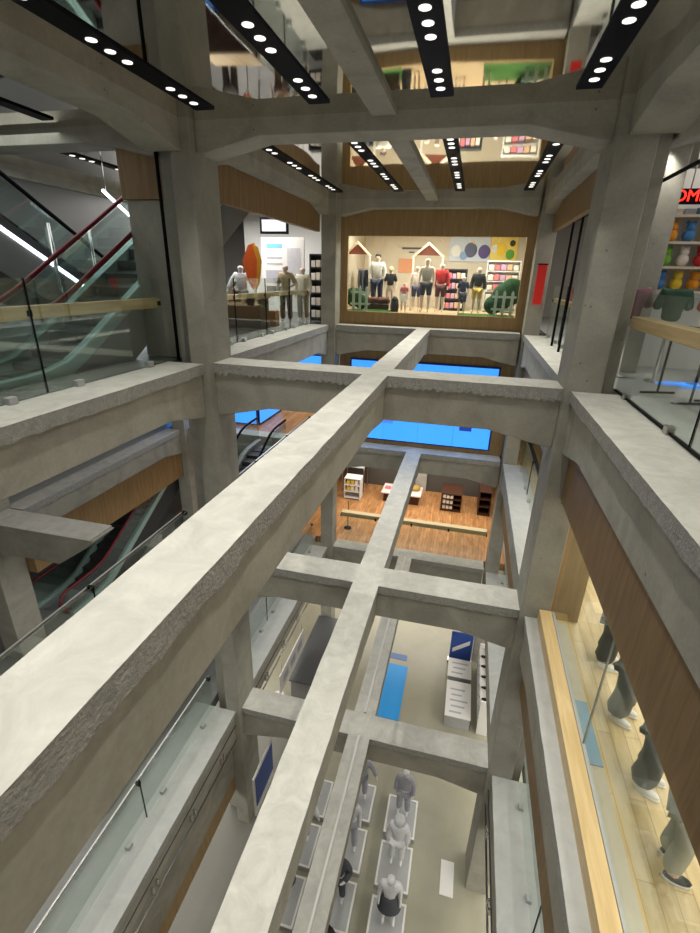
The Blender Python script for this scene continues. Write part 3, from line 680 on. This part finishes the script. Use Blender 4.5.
for i, (x, y) in enumerate(((-5.2, 11.6), (-3.5, 11.5))):
    t = thing('white_stool', 'rounded white stool at the near end of the grey counter, %s side' % ('wall' if i == 0 else 'aisle'), 'stool', (x, y, GZ))
    MB().lathe([(.2, GZ), (.24, GZ+.1), (.24, GZ+.4), (.18, GZ+.46)], (x, y), 18).build('seat', M_WHITE, t)
t = thing('hanging_sign', 'long white sign with grey lettering hung under the left ledge', 'sign', (-4.85, 12.2, -11.6))
MB().box(-4.9, -4.86, 11.0, 13.4, -11.75, -10.95).build('board', M_WHITE, t)
for q in range(3): MB().box(-4.86, -4.852, 11.3+q*.7, 11.75+q*.7, -11.5, -11.2).build('letter_mark', S2, t)
for yy in (11.2, 13.2): MB().tube([(-4.88, yy, -10.95), (-4.88, yy, -10.55)], .01, 6).build('hanger', M_STEEL, t)
# shoe shelf at the right of the ground floor
t = thing('wall_shelf', 'white shelf with dark shoes at the right edge of the bottom floor', 'shelf', (1.9, 13.5, GZ))
for q in range(3): MB().box(1.75, 2.1, 12.3, 15.0, GZ+.3+q*.45, GZ+.33+q*.45).build('shelf_board', M_WHITE, t)
MB().box(2.1, 2.14, 12.3, 15.0, GZ, GZ+1.5).build('back_panel', M_LGREY, t); MB().box(1.75, 2.1, 12.26, 12.3, GZ, GZ+1.5).build('side_panel', M_WHITE, t); MB().box(1.75, 2.1, 15, 15.04, GZ, GZ+1.5).build('side_panel', M_WHITE, t)
sh = MB().ball((0, 0, .05), .07, .7, 1.8, .7, 10, 7).build('shoe', S4)
tag(sh, 'dark shoe on the white shelf at the right edge of the bottom floor', 'shoe', 'shoes on the white shelf')
first = True
for q in range(3):
    for j in range(5):
        o = sh if first else sh.copy()
        if not first: C.objects.link(o)
        first = False; o.location = (1.9, 12.6+j*.5, GZ+.33+q*.45); o.rotation_euler = (0, 0, math.pi/2)

# ------------------------------------------------------------------ far shop two storeys down
z = ZL['C']
def shelf_unit(x0, x1, y0, y1, z, h, label, m_, goods, rows=3, name='shelf_unit', grp=None):
    t = thing(name, label, 'shelf', ((x0+x1)/2, (y0+y1)/2, z))
    MB().box(x0, x0+.04, y0, y1, z, z+h).build('side_panel', m_, t); MB().box(x1-.04, x1, y0, y1, z, z+h).build('side_panel', m_, t)
    MB().box(x0+.04, x1-.04, y1-.03, y1, z, z+h).build('back_panel', m_, t)
    for q in range(rows+1): MB().box(x0+.04, x1-.04, y0, y1-.03, z+.05+q*(h-.09)/rows, z+.09+q*(h-.09)/rows).build('shelf_board', m_, t)
    return t
def goods(x0, x1, y, z, n_, hs, mats_, label, cat, group, d=.2, name='folded_garment'):
    for i in range(n_):
        w_ = (x1-x0)/n_; hh = hs*random.uniform(.8, 1)
        o = MB().box(x0+i*w_+.015, x0+(i+1)*w_-.015, y, y+d, z, z+hh).build(name, mats_[i % len(mats_)], bevel=.015)
        tag(o, label, cat, group)
cream, yel, pink, redc, brown = solid(232, 226, 212), solid(222, 190, 70), solid(220, 120, 130), solid(200, 40, 40), solid(110, 74, 50)
shelf_unit(-5.1, -4.3, 20.1, 20.7, z, 1.1, 'white shelf with yellow and white clothes at the left of the far shop', M_WHITE, None)
goods(-5.0, -4.4, 20.13, z+.44, 3, .24, [yel, cream, cream], 'folded top on the white shelf at the left of the far shop', 'clothes', 'tops on the left white shelf')
goods(-5.0, -4.4, 20.13, z+.78, 3, .22, [yel, yel, cream], 'folded top on the upper board of the left white shelf, far shop', 'clothes', 'tops on the upper board of the left white shelf')
t = thing('canopy', 'sloping grey awning over the left shelf of the far shop', 'awning', (-4.9, 21.5, z+1.5))
MB().poly([(-5.5, 20.9, z+1.35), (-5.5, 22.1, z+1.9), (-5.5, 22.1, z+1.94), (-5.5, 20.9, z+1.39)], (1.2, 0, 0)).build('sheet', M_LGREY, t)
for x in (-5.45, -4.36): MB().box(x, x+.05, 22.0, 22.05, z, z+1.86).build('post', M_STEEL, t); MB().box(x, x+.05, 21.0, 21.05, z, z+1.4).build('post', M_STEEL, t)
t = thing('display_table', 'low white table with folded stock in the middle of the far shop', 'table', (-2.4, 20.9, z))
MB().box(-3.3, -1.4, 20.3, 21.4, z+.45, z+.52).build('table_top', mat('pale_pink', srgb(236, 214, 204), .5), t, bevel=.01)
MB().box(-3.2, -1.5, 20.4, 21.3, z, z+.45).build('base', M_WOODD, t)
goods(-3.2, -2.6, 20.7, z+.52, 2, .12, [pink, cream], 'folded garment on the left end of the pale table', 'clothes', 'garments on the left end of the pale table')
tag(MB().lathe([(.22, z+.52), (.26, z+.66), (.2, z+.72), (.06, z+.74)], (-1.75, 21.0), 14).build('woven_basket', solid(170, 140, 70)), 'woven basket on the right end of the pale table', 'basket')
shelf_unit(-.44, .5, 20.2, 21.4, z, .9, 'dark wooden shelf with white stock in the far shop', M_WOODD, None)
for q in range(3):
    goods(-.38, .12, 20.24, z+.1+q*.27, 3, .2, [cream], 'white folded stock on board %s of the dark wooden shelf' % ('one', 'two', 'three')[q], 'clothes', 'white stock on board %s of the dark shelf' % ('one', 'two', 'three')[q])
shelf_unit(1.25, 1.8, 20.2, 21.6, z, 1.2, 'dark cabinet at the right edge of the far shop', M_WOODD, None)
t = thing('sign_stand', 'thin black sign stand behind the far brass handrail', 'stand', (-4.2, 17.35, z))
MB().lathe([(.16, z), (.16, z+.02), (.03, z+.04)], (-4.2, 17.35), 14).build('foot', M_BLACK, t); MB().tube([(-4.2, 17.35, z+.02), (-4.2, 17.35, z+1.3)], .015, 8).build('pole', M_BLACK, t)

# ------------------------------------------------------------------ right shop one storey down
z = ZL['B']
MT = mat('blue_floor_mat', srgb(70, 158, 214), .4)
tag(MB().box(2.12, 2.3, 4.83, 5.86, z, z+.015).build('floor_mat', MT), 'narrow light blue mat on the wooden floor behind the railing', 'mat')
def legs_stand(x, y, rot, label, trm):
    return figure('mannequin', label, 'mannequin', (x, y, z+.002), rot, 1.78, M_SILVER, 'stand', 'shirt', cream, 'trousers', trm, shoes=M_SILVER, wide=.1)
legs_stand(2.74, 6.8, 1.2, 'mannequin in black trousers on the wooden floor, farthest from the viewer', S4)
legs_stand(2.70, 5.75, 1.0, 'mannequin in wide charcoal trousers on the wooden floor, beside the blue mat', solid(84, 88, 90))
legs_stand(2.74, 4.75, 1.0, 'mannequin in wide dark grey trousers on the wooden floor, nearest the person', solid(70, 76, 78))
figure('person', 'person in loose pale grey jeans and black canvas shoes standing on the wooden floor', 'person', (2.70, 3.82, z), 1.35, 1.72, solid(206, 166, 138), 'stand', 'shirt', solid(60, 62, 70), 'trousers', solid(178, 178, 168), shoes=solid(36, 32, 34), hair=solid(30, 24, 20), wide=.035)

# ------------------------------------------------------------------ shop window at the far end of the top level
struct('window_1', MB().box(wx0, wx1, 16.42, 16.43, wz0, wz1), M_GLASS, 'large shop window in the far wooden wall', 'window')
struct('floor_window', MB().box(wx0-.3, wx1+.3, 16.5, 20.3, 0, wz0), mat('window_floor', srgb(206, 180, 140), .5), 'raised floor of the shop window', 'floor')
struct('wall_window', MB().box(wx0-.3, wx1+.3, 20.3, 20.4, 0, 3.6), mat('window_back', srgb(206, 196, 176), .7), 'pale back wall of the shop window', 'wall')
struct('wall_window_left', MB().box(wx0-.34, wx0-.3, 16.5, 20.3, 0, 3.6), mat('window_side', srgb(190, 178, 156), .7), 'left side wall of the shop window', 'wall')
struct('wall_window_right', MB().box(wx1+.3, wx1+.34, 16.5, 20.3, 0, 3.6), mat('window_side', srgb(190, 178, 156), .7), 'right side wall of the shop window', 'wall')
struct('ceiling_window', MB().box(wx0-.3, wx1+.3, 16.5, 20.3, 3.3, 3.4), M_WHITE, 'ceiling of the shop window', 'ceiling')
fz = wz0
GREENM = mat('turf', srgb(70, 120, 52), .9, var=.35, scale=30, bump=.6, bscale=60); HED = mat('hedge', srgb(30, 74, 38), .9, var=.4, scale=14, bump=.8, bscale=30)
def fence(x0, x1, y, label):
    t = thing('picket_fence', label, 'fence', ((x0+x1)/2, y, fz))
    zf = fz+.012; nP = max(3, int((x1-x0)/.2)); fm = mat('fence_mint', srgb(190, 206, 198), .6)
    for i in range(nP):
        c = x0+(i+.5)*(x1-x0)/nP
        MB().poly([(c-.045, y, zf), (c+.045, y, zf), (c+.045, y, fz+.72), (c, y, fz+.8), (c-.045, y, fz+.72)], (0, .03, 0)).build('picket', fm, t)
    for q in (.18, .56): MB().box(x0, x1, y+.03, y+.06, fz+q, fz+q+.07).build('rail', fm, t)
fence(-4.18, -3.5, 16.75, 'mint picket fence at the left of the shop window')
fence(.55, 1.3, 16.75, 'mint picket fence at the right of the shop window')
def turf(x0, x1, label):
    o = MB().box(x0, x1, 16.52, 17.5, fz, fz+.01).build('grass', GREENM); tag(o, label, 'grass', None, 'stuff')
turf(-4.2, -2.75, 'artificial green grass at the left of the shop window'); turf(-.5, 1.3, 'artificial green grass at the right of the shop window')
def hedge(pts, label):
    m_ = MB()
    for x, y, zz, r in pts: m_.ball((x, y, zz), r, 1, .6, 1, 12, 8, jit=.06)
    tag(m_.build('hedge', HED), label, 'hedge')
hedge([(-4.14, 17.1, fz+.42, .32), (-3.86, 17.1, fz+.26, .24)], 'dark green hedge behind the left picket fence')
hedge([(.62, 17.2, fz+.32, .3), (.92, 17.2, fz+.6, .4), (1.16, 17.2, fz+.75, .42)], 'dark green hedge rising behind the right picket fence')
t = thing('planter', 'brown planter of reddish plants left of the window centre', 'planter', (-3.2, 17.0, fz))
MB().box(-3.6, -2.85, 16.85, 17.1, fz+.05, fz+.22).build('trough', M_WOODD, t); fol = MB()
for i in range(8): fol.ball((-3.55+i*.09, 16.97, fz+.34), .11, 1, 1, 1, 8, 6, jit=.15)
fol.build('foliage', mat('red_plants', srgb(112, 74, 62), .9, var=.4, scale=20), t)
tag(MB().lathe([(.16, fz+.011), (.19, fz+.15), (.15, fz+.4), (.05, fz+.5)], (-2.62, 16.76), 14, .8, .7).build('soft_bag', solid(34, 32, 38)), 'small black bag standing by the planter in the shop window', 'bag')
PALE = solid(226, 206, 190, .5)
W = [(-3.42, 17.6, 1.84, 'coat', solid(214, 212, 204), 'trousers', solid(50, 62, 92), 'in white jacket and blue jeans, by the planter', solid(40, 30, 26), 'stand'),
     (-2.9, 17.35, 1.42, 'shirt', solid(36, 34, 36), None, None, 'child size in a black top, beside the jacket', solid(220, 196, 120), 'stand'),
     (-2.35, 17.0, .95, 'shirt', pink, 'skirt', cream, 'small and pink topped, left of the little house', None, 'stand'),
     (-2.0, 17.55, 1.5, 'vest', cream, 'shorts', solid(60, 62, 96), 'with a pink top and navy shorts, under the house gable', None, 'bend'),
     (-1.62, 16.95, 1.74, 'vest', solid(178, 170, 158), 'shorts', solid(48, 50, 66), 'in grey vest and dark shorts, front centre', None, 'stand'),
     (-1.16, 17.35, 1.6, 'coat', redc, 'shorts', solid(88, 30, 34), 'in a red coat, right of the centre', None, 'stand'),
     (-.4, 17.0, 1.2, 'shirt', solid(48, 54, 84), 'shorts', solid(60, 66, 92), 'child size in navy, by the right shelves', None, 'stand'),
     (.06, 17.5, 1.5, 'coat', solid(34, 36, 34), 'shorts', solid(206, 176, 84), 'in a black jacket and yellow shorts', None, 'stand')]
for x, y, h, tp, tm, lo, lm, d, hr, ps in W:
    figure('mannequin', 'mannequin %s in the shop window' % d, 'mannequin', (x, y, fz+.012), 0, h, PALE, ps, tp, tm, lo, lm, hair=hr, shoes=None, group='mannequins in the shop window')
def house(xc, yc, w_, zt, label):
    t = thing('house_frame', label, 'display frame', (xc, yc, fz))
    zb = zt-.42
    for s in (-1, 1):
        MB().box(xc+s*w_/2-.03, xc+s*w_/2+.03, yc, yc+.06, fz, zb).build('post', M_WHITE, t)
        MB().poly([(xc+s*(w_/2+.06), yc-.01, zb-.04), (xc, yc-.01, zt), (xc, yc-.01, zt-.08), (xc+s*(w_/2), yc-.01, zb-.08)], (0, .1, 0)).build('gable_board', mat('gable', srgb(222, 206, 182), .6), t)
    MB().poly([(xc-w_/2+.06, yc+.04, zb), (xc, yc+.04, zt-.1), (xc+w_/2-.06, yc+.04, zb)], (0, .04, 0)).build('gable_panel', mat('gable_red', srgb(120, 62, 44), .6), t)
house(-1.7, 17.7, 1.0, 2.66, 'little house frame with a red gable at the window centre')
house(-4.2, 17.7, .9, 2.66, 'little house frame at the left edge of the shop window')
# posters and shelves at the back of the window
def poster(x0, x1, z0, z1, m_, label, blobs=()):
    t = thing('wall_poster', label, 'poster', ((x0+x1)/2, 20.28, z0))
    MB().box(x0, x1, 20.26, 20.3, z0, z1).build('sheet', m_, t)
    for a, b, r, mm in blobs: MB().ball((a, 20.25, b), r, 1, .1, 1.1, 12, 8).build('printed_shape', mm, t)
poster(-1.15, .35, 2.15, 3.0, mat('poster_sky', srgb(196, 206, 220), .5), 'pale blue picture poster at the back of the shop window', [(-.9, 2.5, .2, solid(230, 230, 226)), (-.35, 2.55, .24, solid(90, 96, 120)), (-.3, 2.75, .1, solid(230, 190, 140)), (.15, 2.5, .22, solid(90, 74, 130)), (-.6, 2.35, .14, solid(130, 160, 200))])
poster(.38, 1.35, 2.2, 3.0, mat('poster_yellow', srgb(232, 206, 96), .5), 'yellow picture poster at the back of the shop window', [(.75, 2.6, .2, solid(240, 200, 30)), (1.1, 2.42, .16, solid(90, 160, 50)), (1.15, 2.8, .1, solid(60, 44, 30)), (.55, 2.6, .14, solid(220, 224, 220))])
poster(-3.1, -2.5, 1.7, 2.2, solid(214, 150, 110), 'small orange photo poster on the pale back wall')
t = thing('wall_lettering', 'small dark lettering on the pale back wall of the shop window', 'lettering', (-2.55, 20.28, 2.6))
MB().box(-3.0, -2.2, 20.29, 20.3, 2.55, 2.62).build('text_line', S3, t); MB().box(-2.72, -2.5, 20.29, 20.3, 2.42, 2.47).build('text_line', S3, t)
for (x0, x1, z1, rows, lab) in ((-1.25, -.35, 1.85, 4, 'dark'), (.3, 1.45, 2.15, 5, 'tall white')):
    shelf_unit(x0, x1, 18.6, 18.9, fz, z1-fz, '%s shelf of folded children\'s clothes at the back of the shop window' % lab, M_DARK if lab == 'dark' else M_WHITE, None, rows)
    for q in range(rows):
        goods(x0+.06, x1-.06, 18.58, fz+.1+q*(z1-fz-.09)/rows, 5, .2, [cream, pink, solid(200, 160, 190), solid(220, 180, 150), cream], 'folded garment on row %s of the %s shelf in the shop window' % (('one', 'two', 'three', 'four', 'five')[q], lab), 'clothes', 'garments on row %s of the %s shelf' % (('one', 'two', 'three', 'four', 'five')[q], lab))
t = thing('clothes_rail', 'rail of hanging clothes at the left edge of the shop window', 'clothes rail', (-3.9, 18.2, fz))
MB().tube([(-4.3, 18.2, fz+1.35), (-3.6, 18.2, fz+1.35)], .015, 8).build('bar', M_STEEL, t)
for x in (-4.3, -3.6): MB().tube([(x, 18.2, fz), (x, 18.2, fz+1.35)], .015, 8).build('post', M_STEEL, t)
for i, m_ in enumerate((S3, solid(90, 96, 110), S4, cream, solid(170, 110, 150))):
    o = MB().box(-4.22+i*.13, -4.14+i*.13, 17.98, 18.42, fz+.5, fz+1.32).build('hanging_garment', m_, bevel=.03); tag(o, 'garment hanging on the rail at the left edge of the shop window', 'clothes', 'garments on the window rail')
M_WL = mat('window_lamp', (1, .95, .85, 1), .4, emit=6)
for i, (x, nm) in enumerate(((-3.95, 'over the left house frame'), (-2.9, 'left of the centre'), (-.75, 'over the blue poster'), (.5, 'over the yellow poster'))):
    t = thing('track_light', 'small white lamp bar under the window ceiling, ' + nm, 'lamp', (x, 18.3, 3.25))
    MB().box(x-.25, x+.25, 18.25, 18.35, 3.24, 3.3).build('housing', M_WHITE, t); MB().box(x-.22, x+.22, 18.26, 18.34, 3.232, 3.24).build('diffuser', M_WL, t)

# ------------------------------------------------------------------ far left shop at the top level
struct('wall_shop_left', MB().box(-9.8, -4.95, 20.4, 20.5, 0, 3.69), mat('shop_white', srgb(226, 226, 222), .6), 'white back wall of the far left shop', 'wall')
t = thing('info_board', 'tall white information board with pale blue heading in the far left shop', 'board', (-7.0, 17.6, 0))
MB().box(-7.8, -6.15, 17.6, 17.66, .6, 2.75).build('panel', M_WHITE, t)
for yy in (2.4, 2.05, 1.85): MB().box(-7.6, -7.0, 17.59, 17.6, yy, yy+(.14 if yy > 2.3 else .05)).build('text_line', M_CYANL if yy > 2.3 else S2, t)
MB().box(-7.65, -6.95, 17.59, 17.6, 1.2, 1.65).build('photo', S2, t); MB().box(-7.65, -6.95, 17.59, 17.6, .75, 1.1).build('photo', S3, t); MB().box(-6.8, -6.3, 17.59, 17.6, 1.5, 2.4).build('photo', solid(196, 196, 200), t)
for x in (-7.7, -6.25): MB().box(x-.03, x+.03, 17.61, 17.66, 0, .6).build('leg', M_STEEL, t)
t = thing('feather_flag', 'orange and yellow flag standing in the far left shop', 'flag', (-7.1, 15.2, 0))
MB().poly([(-7.42, 15.2, 1.9), (-7.2, 15.2, 2.35), (-6.98, 15.2, 2.42), (-6.86, 15.2, 1.9), (-6.95, 15.2, 1.2), (-7.08, 15.2, 1.02), (-7.3, 15.2, 1.45)], (0, .03, 0)).build('cloth', solid(238, 104, 34), t)
MB().poly([(-7.05, 15.19, 2.42), (-6.86, 15.19, 2.3), (-6.75, 15.19, 1.9), (-6.85, 15.19, 1.2), (-6.97, 15.19, 1.02), (-6.9, 15.19, 1.9)], (0, .03, 0)).build('trim_band', solid(244, 170, 40), t)
MB().tube([(-7.0, 15.24, 0), (-7.0, 15.24, 2.3)], .015, 8).build('pole', M_STEEL, t); MB().lathe([(.2, 0), (.2, .03), (.03, .05)], (-7.0, 15.24), 14).build('foot', M_BLACK, t)
figure('mannequin', 'mannequin in a white jacket beside the orange flag', 'mannequin', (-7.55, 15.3, 0), .3, 1.8, M_WHITE, 'open', 'coat', solid(226, 228, 230), 'trousers', solid(70, 60, 54))
figure('mannequin', 'mannequin in a tan outfit in front of the information board', 'mannequin', (-6.1, 15.6, 0), .2, 1.85, PALE, 'bend', 'shirt', solid(190, 176, 140), 'trousers', solid(96, 70, 54))
figure('mannequin', 'mannequin in white and olive right of the information board', 'mannequin', (-5.75, 16.3, 0), .1, 1.8, PALE, 'stand', 'coat', solid(214, 210, 190), 'trousers', solid(120, 112, 84))
shelf_unit(-5.75, -5.1, 17.0, 17.4, 0, 2.2, 'dark shelf with white boxes beside the far left column', M_DARK, None, 5)
for q in range(5): goods(-5.7, -5.15, 17.0, .1+q*.42, 3, .26, [M_WHITE, cream, S2], 'box on row %s of the dark shelf beside the far left column' % ('one', 'two', 'three', 'four', 'five')[q], 'box', 'boxes on row %s of the dark shelf' % ('one', 'two', 'three', 'four', 'five')[q], name='storage_box')
t = thing('hanging_screen', 'black framed screen hanging over the far left shop', 'screen', (-6.6, 16.2, 2.7))
MB().box(-7.2, -6.2, 16.2, 16.25, 2.75, 3.25).build('frame', M_BLACK, t); MB().box(-7.12, -6.28, 16.19, 16.2, 2.83, 3.17).build('display', mat('pale_screen', srgb(196, 204, 216), .4, emit=.5), t)
for x in (-7.1, -6.3): MB().tube([(x, 16.22, 3.25), (x, 16.22, 3.69)], .012, 6).build('hanger', M_STEEL, t)
t = thing('sales_counter', 'brown counter behind the glass in the far left shop', 'counter', (-6.6, 13.6, 0))
MB().box(-7.2, -6.0, 13.3, 13.9, 0, .85).build('body', M_WOODD, t); MB().box(-7.25, -5.95, 13.25, 13.95, .85, .9).build('top', M_WOODH, t)
tag(MB().box(-6.4, -6.0, 14.4, 14.7, 0, .45).build('cardboard_box', solid(180, 134, 84), bevel=.01), 'tan cardboard box on the floor behind the far left glass', 'box')

# ------------------------------------------------------------------ right shop at the top level
t = thing('shelf_unit', 'white wall shelf of toys in the right shop of toys behind the shirts', 'shelf', (4.4, 10.5, 0))
MB().box(3.1, 6.0, 10.6, 10.68, 0, 3.4).build('back_panel', M_WHITE, t)
MB().box(3.08, 3.1, 10.2, 10.68, 0, 3.4).build('side_panel', M_WHITE, t); MB().box(6.0, 6.02, 10.2, 10.68, 0, 3.4).build('side_panel', M_WHITE, t)
for q in (1.40, 1.80, 2.20, 2.62): MB().box(3.1, 6.0, 10.2, 10.6, q, q+.04).build('shelf_board', mat('shelf_cream', srgb(206, 196, 176), .5), t)
cols = [solid(226, 150, 40), solid(196, 50, 50), solid(70, 130, 190), solid(120, 180, 60), solid(230, 200, 60), solid(232, 226, 216)]
def plush(x, y, z0, r, m_, label, grp):
    t = thing('plush_toy', label, 'toy', (x, y, z0), grp)
    b = MB().ball((x, y, z0+r), r, 1, .9, 1, 12, 8); b.build('body', m_, t)
    h = MB().ball((x, y-.02, z0+2.3*r), r*.75, 1, 1, 1, 12, 8); hd = h.build('head', m_, t)
    for s in (-1, 1): MB().ball((x+s*r*.55, y, z0+2.95*r), r*.28, 1, .6, 1, 8, 6).build('ear', m_, hd)
cn = ['orange', 'red', 'blue', 'green', 'yellow', 'white']
for q, zz in enumerate((1.444, 1.844, 2.244)):
    for i in range(6):
        c = (i*2+q*3+2*(q == 0)) % 6
        plush(3.26+i*.28, 10.4, zz, .105, cols[c], '%s soft toy, place %s along the %s toy shelf' % (cn[c], ('one', 'two', 'three', 'four', 'five', 'six')[i], ('lowest', 'middle', 'top')[q]), 'soft toys on the shelf wall')
goods(3.14, 4.8, 10.3, 2.664, 8, .12, [cream, S2, solid(90, 130, 140), redc, S3], 'small carton on the board below the red sign', 'box', 'cartons below the red sign', name='carton')
for x, y, m_, d in ((3.12, 9.0, solid(28, 70, 52), 'dark green'), (3.72, 8.9, solid(226, 78, 40), 'orange'), (2.62, 9.3, solid(120, 84, 90), 'plum')):
    t = thing('shirt_stand', '%s T-shirt on a display bust in the right shop' % d, 'clothes stand', (x, y, 0))
    MB().lathe([(.15, 0), (.15, .02), (.03, .04), (.025, .8), (.025, .85)], (x, y), 14).build('stand', M_STEEL, t)
    o = inst(skinned('shirt_stand', 'stand', TORSO, .03, {'pelvis': .05, 'eL': .05, 'eR': .05}), 'shirt', m_, t)
t = thing('garment_rack', 'black metal rack with splayed feet behind the right glass', 'rack', (3.2, 7.7, 0))
for a, b in ((2.85, 7.95), (3.05, 7.3), (3.45, 7.6)):
    MB().tube([(a, b, .03), (a, b, 1.0)], .018, 8).build('upright', M_BLACK, t)
    MB().tube([(a-.25, b-.06, .02), (a+.25, b+.06, .02)], .016, 8).build('foot', M_BLACK, t)
MB().tube([(2.85, 7.95, 1.0), (3.05, 7.3, 1.0), (3.45, 7.6, 1.0)], .016, 8).build('top_bar', M_BLACK, t)
tag(MB().box(3.1, 5.6, 8.75, 9.0, 0, .02).build('floor_strip', mat('strip_blue', srgb(70, 140, 240), .4, emit=.8)), 'blue screen reflection painted as a glowing strip on the floor behind the right glass', 'painted reflection')  # blue emission stands in for a screen reflection on the floor
